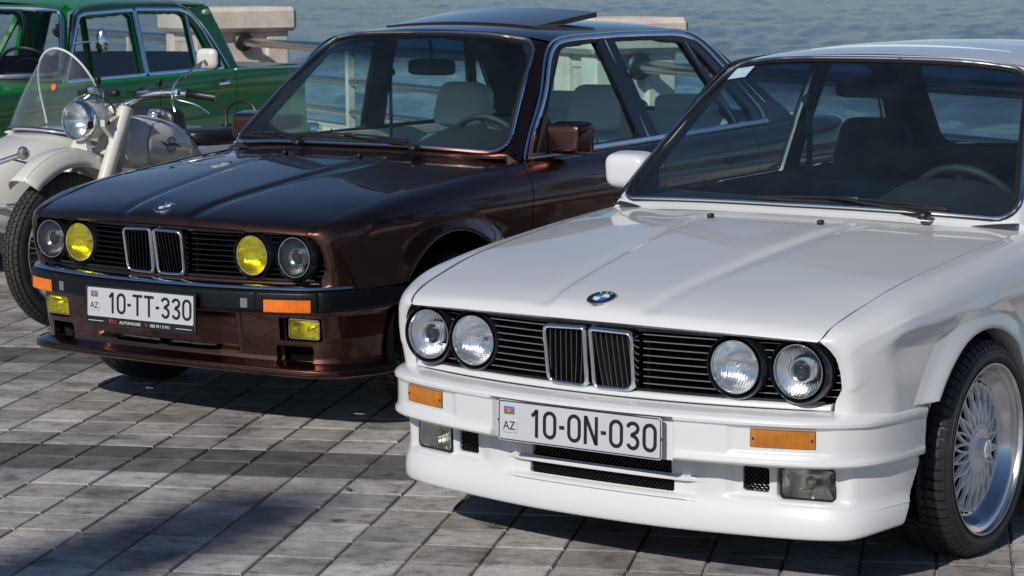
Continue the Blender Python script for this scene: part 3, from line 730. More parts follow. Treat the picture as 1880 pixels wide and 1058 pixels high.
def flat_side(poly, off=0.0, step=.03, hole=(), mirror=False, rad=0.0):
    """sheet following the side-glass surface, bounded by a yz polygon, minus hole polygons"""
    poly = np.asarray(poly, float); y0, z0 = poly.min(0)-.01; y1, z1 = poly.max(0)+.01
    ys = np.arange(y0, y1+step, step); zs = np.arange(z0, z1+step, step); Y, Z = np.meshgrid(ys, zs, indexing='ij')
    v, f = gridf(np.stack([side_x(Y, Z)+off, Y, Z], -1))
    v, f = clip_mesh(v, f, lambda p: -sd_poly(p[:, 1:], poly), 4)
    for h in hole: v, f = clip_mesh(v, f, lambda p: sd_poly(p[:, 1:], h), 4)
    return v, f
FRAME_OUT = [(1.235, .838), (1.29, .895), (1.50, 1.085), (1.715, 1.280), (1.80, 1.296), (2.0, 1.306), (2.3, 1.310), (2.6, 1.306), (2.80, 1.296), (2.90, 1.278), (2.98, 1.245), (3.10, 1.17), (3.30, 1.045), (3.50, .925), (3.57, .868), (3.0, .862), (2.2, .847), (1.7, .838)]
ROOF_C = [(1.63, 1.335), (1.72, 1.3445), (1.85, 1.352), (2.1, 1.360), (2.4, 1.362), (2.7, 1.354), (2.9, 1.338), (3.0, 1.322)]
def roof_pts(nu=50, nv=61):
    us = np.linspace(0, 1, nu); xs = np.linspace(-1, 1, nv); P = np.zeros((nu, nv, 3))
    gl = np.array([(1.715, 1.283), (1.80, 1.297), (1.95, 1.306), (2.3, 1.3115), (2.6, 1.3075), (2.80, 1.297), (2.94, 1.272)])
    for j, s in enumerate(xs):
        a = abs(s); y0 = 1.63+.085*a**2.6; y1 = 3.0-.06*a**2.4
        y = y0+(y1-y0)*us; yg = 1.715+(2.94-1.715)*us; yc = 1.63+1.37*us
        zc = itp(yc, ROOF_C); zg = itp(yg, gl); xg = side_x(yg, zg)
        k = (1-a**2.1)*.78+.22*(1-a**7)
        P[:, j, 0] = s*xg; P[:, j, 1] = y; P[:, j, 2] = zg+(zc-zg)*k
    return P

def stroke_glyph(mb, ch, x0, z0, h, w, t, y, dep=.0016):
    """characters of the number plate as thick strokes with round bends; x right, z up"""
    def arc(cx, cz, rx, rz, a0, a1, n=10): return [(cx+rx*math.cos(R(a0+(a1-a0)*k/n)), cz+rz*math.sin(R(a0+(a1-a0)*k/n))) for k in range(n+1)]
    def ribbon(pts, closed=False):
        p = np.array(pts, float); k = len(p)
        d = (np.roll(p, -1, 0)-np.roll(p, 1, 0)) if closed else np.gradient(p, axis=0)
        d /= np.linalg.norm(d, axis=1, keepdims=True)+1e-9; n = np.stack([-d[:, 1], d[:, 0]], 1)
        if not closed:
            for i in range(1, k-1):
                a = p[i]-p[i-1]; b = p[i+1]-p[i]; a /= np.linalg.norm(a); b /= np.linalg.norm(b); m_ = a+b; m_ /= np.linalg.norm(m_); n[i] = np.array((-m_[1], m_[0]))/max(.4, m_.dot(b))
        L_, R_ = p+n*t/2, p-n*t/2
        A3 = lambda q, yy: np.stack([q[:, 0]+x0, np.full(k, yy), q[:, 1]+z0], 1)
        P = np.stack([A3(L_, y), A3(L_, y-dep), A3(R_, y-dep), A3(R_, y)], 1)
        mb.grid(P, cu=closed)
        if not closed: mb.add(P[0], [(0, 1, 2, 3)]); mb.add(P[-1], [(3, 2, 1, 0)])
    i = t/2; W, H = w-t, h-t; r = W/2
    if ch in '0O': ribbon([(i+q[0], i+q[1]) for q in arc(r, H-r, r, r, 0, 180)+arc(r, r, r, r, 180, 360)], True)
    elif ch == '1': ribbon([(i+W*.62, h), (i+W*.62, 0)]); ribbon([(-.001, h*.76), (i*.6+W*.35, h*.87), (i+W*.62, h-.002)])
    elif ch == '3':
        ribbon([(i+q[0], i+q[1]) for q in [(0, H-r*.75)]+arc(r, H-r*.85, r, r*.85, 150, -60, 12)+[(r*.75, H*.53)]])
        ribbon([(i+q[0], i+q[1]) for q in [(r*.6, H*.53)]+arc(r, r*1.02, r, r*1.02, 75, -160, 14)])
    elif ch == 'N': ribbon([(i, 0), (i, h)]); ribbon([(i+W, 0), (i+W, h)]); ribbon([(i+.001, h-.002), (i+W-.001, .002)])
    elif ch == 'T': ribbon([(0, h-i), (w, h-i)]); ribbon([(w/2, 0), (w/2, h-i)])
    elif ch == '-': ribbon([(0, h*.47), (w, h*.47)])
PX_Z = Matrix.Rotation(R(90), 4, 'X')     # text plane xy -> xz, facing -y
def put_text(name, s, size, parent, loc, mat, rx=90, squeeze=1.0, ext=.0006, rot=None):
    me = text_mesh(s, size, ext, squeeze=squeeze); me.materials.clear(); me.materials.append(mat)
    return place(me, name, parent, loc, rot or (R(rx), 0, 0))
def number_plate(car, y, z, text, tilt, frame_kind, label):
    t = thing('number_plate', label, None, (0, y, z), 0, parent=car); t.rotation_euler = (-tilt, 0, 0)
    w, h = .520, .112
    b = MB(); o = rrect(w, h, .009)
    P = np.array([[(x, 0, zz+h/2), (x, -.002, zz+h/2)] for x, zz in o]); b.grid(P, cu=True); b.add([(x, -.002, zz+h/2) for x, zz in o], [tuple(range(len(o)))]); b.build('plate_sheet', M_['plate_white'], t, smooth=30)
    b = MB(); b.tube([(x, -.0022, zz+h/2) for x, zz in rrect(w-.007, h-.007, .007)], .0016, 6, closed=True, up=(0, 1, 0))
    b.build('plate_border', M_['plate_black'] if frame_kind == 'plain' else M_['plate_white'], t)
    # characters: widths as on the photo
    ch_h, st = .076, .0095; x = -.160 if frame_kind == 'plain' else -.163
    zc = (h-ch_h)/2
    lay = {'O': .043, '1': .026, '0': .043, '3': .041, 'N': .044, 'T': .046, '-': .016}
    gap = .0148 if frame_kind == 'plain' else .0135
    tot = sum(lay[c] for c in text)+gap*(len(text)-1); x = -.148; gap = (.245-(-.148)-sum(lay[c] for c in text))/(len(text)-1)
    for c in text:
        mb = MB(); stroke_glyph(mb, c, x, zc, ch_h, lay[c], st, -.002); mb.build('digit' if c.isdigit() else ('dash' if c == '-' else 'letter'), M_['plate_black'], t, smooth=30); x += lay[c]+gap
    fx, fz = -.2235, .084
    for k, mm in ((1, 'fblue'), (0, 'fred'), (-1, 'fgreen')):
        b = MB(); b.box((fx, -.0024, fz+k*.0072), (.035, .001, .0072)); b.build('flag_stripe', M_[mm], t, smooth=0)
    b = MB(); b.tube([(fx-.001+.0024*math.cos(R(a)), -.0031, fz+.0024*math.sin(R(a))) for a in range(50, 311, 26)], .0006, 4, up=(0, 1, 0)); b.lathe([(0, .0004), (.0012, .0004)], 8, M=frame((fx+.0028, -.003, fz), (0, -1, 0))); b.build('flag_crescent', M_['wenamel'], t)
    o = rrect(.050, .038, .008); b = MB(); b.grid(np.array([[(fx+.002+x_, -.002, .042+z_), (fx+.002+x_, -.0035, .042+z_), (fx+.002+x_*.94, -.0045, .042+z_*.93)] for x_, z_ in o]), cu=True); b.add([(fx+.002+x_*.94, -.0045, .042+z_*.93) for x_, z_ in o], [tuple(range(len(o)))]); b.build('country_panel', M_['plate_white'], t, smooth=50)
    put_text('country_letters', 'AZ', .033, t, (fx+.002, -.0048, .0418), M_['plate_black'], squeeze=.92)
    if frame_kind == 'dealer':
        b = MB(); ow = rrect(w+.012, .145, .010); iw = rrect(w-.006, h-.006, .006)
        A = [(x, .003, zz+h/2-.012) for x, zz in ow]; B2 = [(x, -.004, zz+h/2-.012) for x, zz in ow]; Cc = [(x*.985, -.006, zz*.97+h/2-.012) for x, zz in ow]; D = [(x, -.006, zz+h/2) for x, zz in iw]; E_ = [(x, -.0015, zz+h/2) for x, zz in iw]
        b.grid(np.array([A, B2, Cc, D, E_]).transpose(1, 0, 2), cu=True); b.build('plate_frame', M_['gloss_black'], t, smooth=30)
        put_text('dealer_name', '911', .021, t, (-.128, -.0068, -.0125), M_['red_print'], squeeze=1.25)
        put_text('dealer_name', 'AUTOHOUSE', .0145, t, (-.045, -.0068, -.0125), M_['white_print'], squeeze=1.18)
        put_text('phone_number', '055 911 5 911', .0145, t, (.100, -.0068, -.0125), M_['white_print'], squeeze=1.12)
        b = MB(); b.tube([(.030, -.0066, -.006), (.032, -.0066, -.011), (.036, -.0066, -.016)], [.002, .0012, .002], 6, up=(0, 1, 0)); b.build('phone_symbol', M_['red_print'], t)
        for xa, xb in ((-.25, -.175), (.175, .25)):
            b = MB(); b.box(((xa+xb)/2, -.0066, -.0125), (xb-xa, .0008, .0016)); b.build('rule_line', M_['white_print'], t, smooth=0)
    else:
        for sx in (-1, 1):
            b = MB(); b.lathe([(0, .002), (.003, .0015), (.0035, 0)], 8, M=frame((sx*.2585, -.002, .055), (0, -1, 0))); b.build('rivet', M_['black_plastic'], t)
    return t
def roundel(parent, loc, nrm, r=.041):
    xd = (1, 0, 0); t = thing('badge', None, None, (0, 0, 0), parent=parent); t.matrix_local = Matrix(frame(loc, nrm, xd).tolist())
    b = MB(); b.lathe([(r, -.003), (r, .003), (r*.96, .0045), (r*.93, .0045)], 40); b.lathe([(r*.62, .0045), (r*.58, .0058), (r*.54, .0045)], 40); b.build('badge_ring', M_['chrome'], t)
    b = MB(); b.lathe([(r*.935, .0044), (r*.60, .0046)], 40); b.build('badge_band', M_['gloss_black'], t)
    for k in range(4):
        b = MB(); a0 = k*90; pts = [(0, 0, .0052)]+[(r*.56*math.cos(R(a0+i*9)), r*.56*math.sin(R(a0+i*9)), .0046) for i in range(11)]
        b.add(pts, [(0, i, i+1) for i in range(1, 11)]); b.build('badge_quarter', M_['wenamel' if k % 2 == 0 else 'blue'], t, smooth=0)
    for s, a in (('B', 122), ('M', 90), ('W', 58)):
        me = text_mesh(s, r*.27, .0002); me.materials.clear(); me.materials.append(M_['wenamel']); o = place(me, 'badge_letter', t, (r*.75*math.cos(R(a)), r*.75*math.sin(R(a)), .0050), (0, 0, R(a-90)))
    return t
def lamp(car, x, y, z, r, lens, refl, proj_, label, bez=True, tube_len=.045):
    """round headlamp: black ring, bright rim, ribbed glass over a bowl"""
    t = thing('headlight', label, None, (x, y, z), 0, parent=car); M0 = frame((0, 0, 0), (0, -1, 0), (1, 0, 0))
    b = MB(); b.lathe([(r*1.03, -.045), (r*1.10, tube_len*.0), (r*1.17, .010), (r*1.24, .004), (r*1.27, -.035)], 48, M=M0); b.build('lamp_ring', M_['gloss_black'], t, smooth=60)
    b = MB(); b.lathe([(r*1.035, -.03), (r*1.045, .002), (r*1.02, .007), (r*.985, .007), (r*.97, .002)], 48, M=M0); b.build('lamp_rim', M_['chrome'], t, smooth=60)
    # bowl with vertical flutes
    Xr, Yr = np.meshgrid(np.linspace(-.99, .99, 170), np.linspace(-.99, .99, 28), indexing='ij'); q2 = np.clip(Xr**2+Yr**2, 0, 1)
    Zr = (-.068 if proj_ else -.040)*(1-q2)**.8-.003+(.0007 if not proj_ else .0003)*np.sin(Xr*r*720)*np.clip(q2*4, 0, 1)*(np.abs(Yr) > .10)
    vv, ff = gridf(xf(np.stack([Xr*r, Yr*r, Zr], -1).reshape(-1, 3), M0).reshape(170, 28, 3)); vv, ff = clip_mesh(vv, ff, lambda p: r*.985-np.hypot(p[:, 0], p[:, 2]), 2)
    b = MB(); b.add(vv, ff); b.build('reflector', M_[refl], t, smooth=180)
    # glass: dome with flutes as real ribs
    n = 132; v = []; g = np.linspace(-1, 1, n)
    m_ = MB(); X, Y = np.meshgrid(g, np.linspace(-1, 1, 26), indexing='ij'); rr = X**2+Y**2
    rib = np.where(np.abs(Y) < .97, .0012*np.abs(np.sin(X*math.pi*7.5)), 0)
    if proj_: rib = np.where(rr < .22, 0, rib)
    Z = .004+.012*(1-rr)+rib
    vv, ff = gridf(xf(np.stack([X*r, Y*r, Z], -1).reshape(-1, 3), M0).reshape(n, 26, 3)); vv, ff = clip_mesh(vv, ff, lambda p: r*.98-np.hypot(p[:, 0], p[:, 2]), 2)
    m_.add(vv, ff); m_.build('lens', M_[lens], t, smooth=180)
    if proj_:
        b = MB(); b.lathe([(0, .001), (r*.17, -.001), (r*.30, -.008), (r*.36, -.02), (r*.37, -.05)], 32, M=M0); b.build('projector', M_['bulb'], t, smooth=180)
        b = MB(); b.lathe([(r*.37, -.012), (r*.42, -.010), (r*.45, -.02), (r*.45, -.05)], 32, M=M0); b.build('projector_ring', M_['reflector'], t)
    else:
        b = MB(); b.lathe([(0, -.014), (r*.12, -.018), (r*.16, -.026), (r*.16, -.05)], 20, M=M0); b.box((0, .022, .012), (r*1.3, .006, .005)); b.build('bulb_shield', M_['chrome'], t)
    return t
def kidney(car, sx, dark):
    t = thing('kidney_grille', None, None, (0, 0, 0), parent=car)
    def P3(q, off=0.0): # local 2D (x,z) -> position on the leaning face
        z = q[1]; x = q[0]; return (sx*x, -.026-(z-.50)*.115-.006+.10*(x-.075)**2+off, z)
    x0, x1, z0, z1 = .0045, .1445, .4965, .667
    out_ = [(x0, z1), (x1, z1-.003), (x1-.004, z0+.003), (x0+.003, z0)] ; out_ = round_poly(out_, [.016, .026, .034, .026], 7)
    cx, cz = out_.mean(0)
    b = MB(); path = [P3(q) for q in out_]
    inn = out_.copy(); nrm = np.roll(out_, -1, 0)-np.roll(out_, 1, 0); nrm /= np.linalg.norm(nrm, axis=1, keepdims=True); nn = np.stack([-nrm[:, 1], nrm[:, 0]], 1)
    if ((out_+nn*.01-(cx, cz))**2).sum() > ((out_-(cx, cz))**2).sum(): nn = -nn
    prof = [(-.000, .030), (-.0005, .000), (.0018, -.0045), (.0058, -.0065), (.0100, -.0045), (.0118, .000), (.0118, .030)]
    G = [[P3(q+n_*a, o) for a, o in prof] for q, n_ in zip(out_, nn)]
    b.grid(np.array(G), cu=True); b.build('kidney_frame', M_['chrome'], t, smooth=50)
    for k in range(7):
        u = (k+.6)/7.2; xa = x0+.010+u*(x1-x0-.018)
        pts = [P3((xa+.006*(1-w)-.004+ (.010*(1-w)**2 if k < 2 else .004*(1-w)), z0+.011+w*(z1-z0-.020)), .006) for w in np.linspace(0, 1, 8)]
        b = MB(); b.grid(np.array([[(p[0]-.0012, p[1]+.022, p[2]), (p[0]-.0012, p[1], p[2]), (p[0]+.0012, p[1], p[2]), (p[0]+.0012, p[1]+.022, p[2])] for p in pts])); b.build('slat', M_[dark], t, smooth=30)
    b = MB(); b.add([P3(q, .03) for q in out_], [tuple(range(len(out_)))]); b.build('backing', M_['void'], t, smooth=0)
    return t
def g_y(x): return -.012+.205*np.abs(x)**2.0   # depth of the grille slats across the car
def grille(car, edge_mat):
    t = thing('grille', None, None, (0, 0, 0), parent=car)
    for sx in (-1, 1):
        for k in range(8):
          z = .521+.0187*k; xo = .688-(.012 if k == 7 else 0)-(.010 if k == 0 else 0); hs = []
          for cx_ in (.417, .589):
            dd = .0865**2-(z-.5865)**2
            if dd > 0: hs.append((cx_-dd**.5, cx_+dd**.5))
          sp_ = [.150]+[q for h in hs for q in h]+[xo]
          for a_, b_ in zip(sp_[::2], sp_[1::2]):
            if b_-a_ < .004: continue
            xs = np.linspace(a_, b_, max(3, int((b_-a_)/.02))); P = []
            for x in xs:
                y = g_y(x); P.append([(sx*x, y+.030, z+.001), (sx*x, y+.001, z+.0016), (sx*x, y, z+.0008), (sx*x, y, z-.0008), (sx*x, y+.002, z-.0020), (sx*x, y+.030, z-.0020)])
            b = MB(); b.grid(np.array(P)); b.m = [1 if i % 5 in (1, 2) else 0 for i in range(len(b.f))]; b.build('slat', [M_['gloss_black'], M_[edge_mat]], t, smooth=50)
    b = MB()     # frame lip at top and bottom
    xs = np.linspace(-.665, .665, 80)
    for z0_, h_ in ((.6665, .011), (.5045, .007)):
        b.grid(np.array([[(x, g_y(x)+.05, z0_+h_/2), (x, g_y(x)-.004, z0_+h_/2), (x, g_y(x)-.004, z0_-h_/2), (x, g_y(x)+.05, z0_-h_/2)] for x in xs if abs(x) < .66]))
    b.build('grille_frame', M_['gloss_black'], t, smooth=30)
    b = MB(); b.grid(np.array([[(x, g_y(x)+.034, .685), (x, g_y(x)+.034, .49)] for x in np.linspace(-.70, .70, 40)])); b.build('backing', M_['void'], t)
    return t
def front_strip(car, mat):
    b = MB()
    def yv(x): return -.030+.245*abs(x)**2.05
    P = np.array([[(x, yv(x)+.05, .5005), (x, yv(x)+.004, .5005), (x, yv(x), .498), (x, yv(x)-.004, .490), (x, yv(x)-.0045, .486), (x, yv(x)+.000, .4835), (x, yv(x)+.022, .4825), (x, yv(x)+.024, .45), (x, yv(x)+.024, .43)] for x in np.linspace(-.662, .662, 90)])
    return sheet('front_panel', P, mat, car, rim=.01)
def rounded_front(x, y0, xc, xm, ym, rp=2.0):
    """plan curve of a bumper: nearly straight across, then round the corner to the side"""
    pass
class Bumper:
    """cover swept along a plan curve; u = arc length from the centre (negative = car's right), v = height"""
    def __init__(k, plan, n=400):
        p = spl(plan, n); q = p[::-1]*np.array([-1, 1]); full = np.vstack([q[:-1], p]); d = np.r_[0, np.cumsum(np.linalg.norm(np.diff(full, axis=0), axis=1))]
        k.u = d-d[len(q)-1]; k.p = full; t = np.gradient(full, axis=0); t /= np.linalg.norm(t, axis=1, keepdims=True); k.n = np.stack([t[:, 1], -t[:, 0]], 1); k.L = k.u[-1]
    def at(k, u):
        return np.stack([np.interp(u, k.u, k.p[:, i]) for i in (0, 1)], -1), np.stack([np.interp(u, k.u, k.n[:, i]) for i in (0, 1)], -1)
    def u_of_x(k, x): return np.interp(x, k.p[:, 0], k.u)
    def surf(k, us, zs, off):
        U, Z = np.meshgrid(us, zs, indexing='ij'); O = off(U, Z); p, n = k.at(us)
        x = p[:, 0][:, None]+n[:, 0][:, None]*O; y = p[:, 1][:, None]+n[:, 1][:, None]*O
        return np.stack([x, y, Z], -1)
def merged(base, feats, w=.0035):
    s = list(base)
    for f_ in feats: s += [f_-w, f_-w*.4, f_+w*.4, f_+w]
    return np.unique(np.round(s, 5))
PLAN_W = [(0, -.102), (.15, -.098), (.30, -.082), (.45, -.054), (.58, -.018), (.66, .014), (.72, .056), (.762, .115), (.786, .19), (.798, .28), (.803, .365)]
PLAN_DW = [(0, -.004), (.15, -.002), (.30, .008), (.45, .026), (.58, .044), (.66, .066), (.715, .098), (.752, .145), (.776, .20), (.790, .25), (.797, .30), (.801, .38)]
def prof(z, tab): a = np.array(sorted(tab)); return np.interp(z, a[:, 0], a[:, 1])
def smoothprof(z, tab):
    a = np.array(sorted(tab)); return catmull(a[:, 0], np.clip(z, a[0, 0], a[-1, 0]).ravel()).dot(a[:, 1]).reshape(np.shape(z))
def honeycomb(name, car, x0, x1, z0, z1, yf, mat, pitch=.0125, parent=None, dep=.008):
    """black honeycomb insert: hexagon cells with real walls"""
    b = MB(); s = pitch/math.sqrt(3); row = 0; z = z0
    while z < z1+pitch:
        x = x0+(pitch/2 if row % 2 else 0)
        while x < x1+pitch:
            o = [(x+s*.98*math.sin(R(60*k)), z+s*.98*.62*math.cos(R(60*k))) for k in range(6)]; i = [(x+s*.74*math.sin(R(60*k)), z+s*.74*.60*math.cos(R(60*k))) for k in range(6)]
            if x0-.004 < x < x1+.004 and z0-.003 < z < z1+.003:
                P = np.array([[(o[k][0], yf(o[k][0]), o[k][1]), (i[k][0], yf(i[k][0])-.001, i[k][1]), (i[k][0], yf(i[k][0])+dep, i[k][1])] for k in range(6)]); b.grid(P, cu=True)
            x += pitch
        z += s*1.5*.62; row += 1
    o = b.build(name, M_[mat], parent or car, smooth=0)
    xs = np.linspace(x0-.01, x1+.01, 20); b = MB(); b.grid(np.array([[(x, yf(x)+dep+.004, z1+.01), (x, yf(x)+dep+.004, z0-.01)] for x in xs])); b.build('backing', M_['void'], o)
    return o
def kit_white(car, Wp):
    B = Bumper(PLAN_W); Lb = B.L; ux = B.u_of_x
    band = [(.483, -.058), (.481, -.045), (.4785, -.028), (.474, -.008), (.467, .004), (.459, .009), (.4515, .0085), (.4475, .003), (.446, 0.), (.440, 0), (.41, 0), (.385, 0), (.374, .001), (.367, .003), (.360, .008), (.352, .009), (.346, .004), (.342, -.008), (.339, -.03), (.338, -.06)]
    xi, xo = .491, .651
    feats = [ux(s*x) for s in (-1, 1) for x in (.288, .425, xi, xo)]
    us = merged(np.linspace(-Lb, Lb, 190), feats); zs = np.unique(np.r_[np.linspace(.483, .338, 60), [a for a, _ in band], .4405, .3925, .4395, .3935])[::-1]
    def off(U, Z):
        x = np.interp(U, B.u, B.p[:, 0]); a = np.abs(x); o = prof(Z, band); o = np.where(o > 0, o*(1-.75*sst(.745, .80, a)), o)
        # plate pocket
        pk = (1-sst(.280, .290, a)); o = o-pk*sst(.462, .455, Z)*1.0*(.020+0*o) if False else o
        inside = pk*(1-sst(.4535, .4585, Z)); o = np.where(inside > 0, o*(1-inside)+(-.020)*inside, o)
        # shallow step outboard of the pocket, lamp recess
        st = sst(.425, .440, a)*(1-sst(.478, .4905, a))*0+sst(.43, .445, a)*(1-sst(.66, .70, a))
        o = o-.005*st*(1-sst(.440, .446, Z))*sst(.372, .384, Z)
        rc = ((a > xi) & (a < xo) & (Z > .3925) & (Z < .4405)); o = np.where(rc, o-.012, o)
        return o
    P = B.surf(us, zs, off)
    def wheel_end(p): return -(p[:, 1]-(.332+.12*(p[:, 2]-.354)))
    o = sheet('bumper', P, Wp, car, rim=.012, holes=[wheel_end], smooth=45)
    for sx in (-1, 1):
        t = thing('turn_signal', 'amber turn signal set flush in the white bumper', None, parent=car)
        xs = np.linspace(xi+.001, xo-.001, 210)
        G = []
        for x in xs:
            p, n = B.at(np.array([ux(sx*x)])); fl = .0016*abs(math.sin((x-xi)*math.pi/.0066)) if .506 < x < .636 else .001
            G.append([(p[0, 0]+n[0, 0]*(d+fl*(d > -.004)), p[0, 1]+n[0, 1]*(d+fl*(d > -.004)), z) for d, z in ((-.012, .4395), (-.0035, .439), (-.003, .437), (-.003, .417), (-.003, .396), (-.0035, .394), (-.012, .3935))])
        b = MB(); b.grid(np.array(G)); b.build('signal_lens', M_['amber'], t, smooth=25)
        for xx in (xi+.008, xo-.008):
            p, n = B.at(np.array([ux(sx*xx)])); b = MB(); b.lathe([(0, .002), (.0028, .002), (.0034, 0)], 10, M=frame((p[0, 0]-n[0, 0]*.001, p[0, 1]-n[0, 1]*.001, .416), (n[0, 0], n[0, 1], 0))); b.build('screw', M_['black_plastic'], t)
    # air dam
    D = Bumper(PLAN_DW); L2 = D.L; ud = D.u_of_x
    pr = [(.352, -.010), (.335, -.004), (.31, -.004), (.28, -.005), (.25, -.005), (.228, -.002), (.212, .003), (.200, .007), (.185, .0105), (.168, .0125), (.155, .0125), (.147, .0115), (.141, .009), (.1375, .004), (.1355, -.010)]
    feats = [ud(s*x) for s in (-1, 1) for x in (.425, .498, .523, .676, .300, .232)]
    us = merged(np.linspace(-L2, L2, 230), feats); zs = np.unique(np.round(np.r_[np.linspace(.352, .136, 90), .2355, .2345, .2655, .2645, .2475, .2465, .3345, .3215, .3225, .2565, .2575, .2795, .2695], 5))[::-1]
    def rise(a): return .012*(a/.7)**2+.022*sst(.70, .80, a)
    def offd(U, Z):
        x = np.interp(U, D.u, D.p[:, 0]); a = np.abs(x); o = smoothprof(Z, pr); o = np.where(Z < .215, o*(1-.65*sst(.69, .785, a)), o)
        c = (1-sst(.285, .335, a))                                     # centre basin round the mesh slots
        o = o-.010*c*sst(.218, .236, Z)
        fin = (1-sst(.262, .32, a))*(sst(.266, .2695, Z)*(1-sst(.2785, .283, Z))); o = o+.015*fin
        fin2 = (1-sst(.262, .32, a))*(sst(.218, .222, Z)*(1-sst(.229, .234, Z))); o = o+.010*fin2
        # side basin with fog lamp and small vent
        w = sst(.365, .42, a)*(1-sst(.682, .72, a)); o = o-.014*w*sst(.232, .250, Z)*(1-0*Z)
        fog = sd_rrect(a, Z, .5995, .288, .153, .092, .014); o = np.where(fog < 0, o-.010*sst(0, -.004, fog), o+.004*np.exp(-(fog/.008)**2)*(fog >= 0))
        return o
    P = D.surf(us, zs, offd); a = np.abs(P[..., 0]); P[..., 2] += rise(a)*np.clip((.26-P[..., 2])/.12, 0, 1)
    def slot(cx, cz, w, h, r): return lambda p: np.where(p[:, 1] < .35, sd_rrect(np.abs(p[:, 0]) if cx else p[:, 0], p[:, 2], cx, cz, w, h, r), 1.0)
    holes = [slot(0, .2505, .464, .031, .007), slot(0, .308, .450, .050, .007), slot(.4615, .2895, .073, .065, .007), slot(.5995, .288, .143, .082, .012),
             lambda p: -(p[:, 1]-(.330+.53*(p[:, 2]-.354)))]
    sheet('air_dam', P, Wp, car, rim=.016, holes=holes, smooth=45)
    yf = lambda x: np.interp(abs(x), [p[0] for p in PLAN_DW], [p[1] for p in PLAN_DW])+.020
    honeycomb('mesh_insert', car, -.232, .232, .235, .266, lambda x: yf(x)+.004, 'gloss_black')
    honeycomb('mesh_insert', car, -.225, .225, .283, .333, lambda x: yf(x)+.004, 'gloss_black')
    for sx in (-1, 1): honeycomb('mesh_insert', car, *((.426, .497) if sx > 0 else (-.497, -.426)), .258, .321, lambda x: yf(x)+.006, 'gloss_black')
    for sx in (-1, 1):
        t = thing('fog_light', 'smoked rectangular fog light in the white air dam', None, parent=car)
        def fy(x): return yf(x)-.004
        o_ = rrect(.145, .084, .013)
        b = MB(); b.grid(np.array([[(sx*(.5995+x), fy(.5995+x)+.03, .288+z), (sx*(.5995+x), fy(.5995+x)-.001, .288+z), (sx*(.5995+x*.95), fy(.5995+x*.95)-.001, .288+z*.92), (sx*(.5995+x*.94), fy(.5995+x*.94)+.01, .288+z*.91)] for x, z in o_]), cu=True); b.build('fog_bezel', M_['black_plastic'], t, smooth=40)
        n = 60; X, Z = np.meshgrid(np.linspace(-.069, .069, n), np.linspace(-.0395, .0395, 12), indexing='ij')
        Y = np.vectorize(lambda x: fy(.5995+x))(X)-.001-.0009*np.abs(np.sin(X*math.pi/.0062))*((X > -.04) | (sx < 0))
        vv, ff = gridf(np.stack([sx*(.5995+X), Y, .288+Z], -1)); vv, ff = clip_mesh(vv, ff, lambda p: -sd_rrect(np.abs(p[:, 0]), p[:, 2], .5995, .288, .138, .078, .012), 2)
        b = MB(); b.add(vv, ff); b.build('lens', M_['lens_dusty'], t, smooth=180)
        b = MB(); G = []
        for q in np.linspace(0, 1, 8): G.append([(sx*(.5995+x*(1-q*.75)), fy(.5995+x)+.006+.035*math.sin(q*math.pi/2), .288+z*(1-q*.75)) for x, z in rrect(.134, .075, .012)])
        b.grid(np.array(G), cv=True); b.build('reflector', M_['reflector'], t, smooth=180)
        b = MB(); b.lathe([(0, .02), (.008, .018), (.010, 0)], 14, M=frame((sx*.60, fy(.60)+.03, .29), (0, -1, 0))); b.build('bulb', M_['chrome'], t)
    number_plate(car, -.094, .3405, '10-ON-030', R(1.5), 'plain', 'white number plate reading 10-ON-030 in black characters')
PLAN_B = [(0, -.100), (.15, -.096), (.30, -.080), (.45, -.052), (.58, -.016), (.66, .018), (.70, .048), (.735, .095), (.765, .165), (.785, .25), (.797, .345), (.800, .375)]
PLAN_DB = [(0, -.030), (.15, -.027), (.30, -.012), (.45, .012), (.58, .038), (.66, .064), (.712, .100), (.748, .150), (.772, .21), (.786, .27), (.79, .32)]
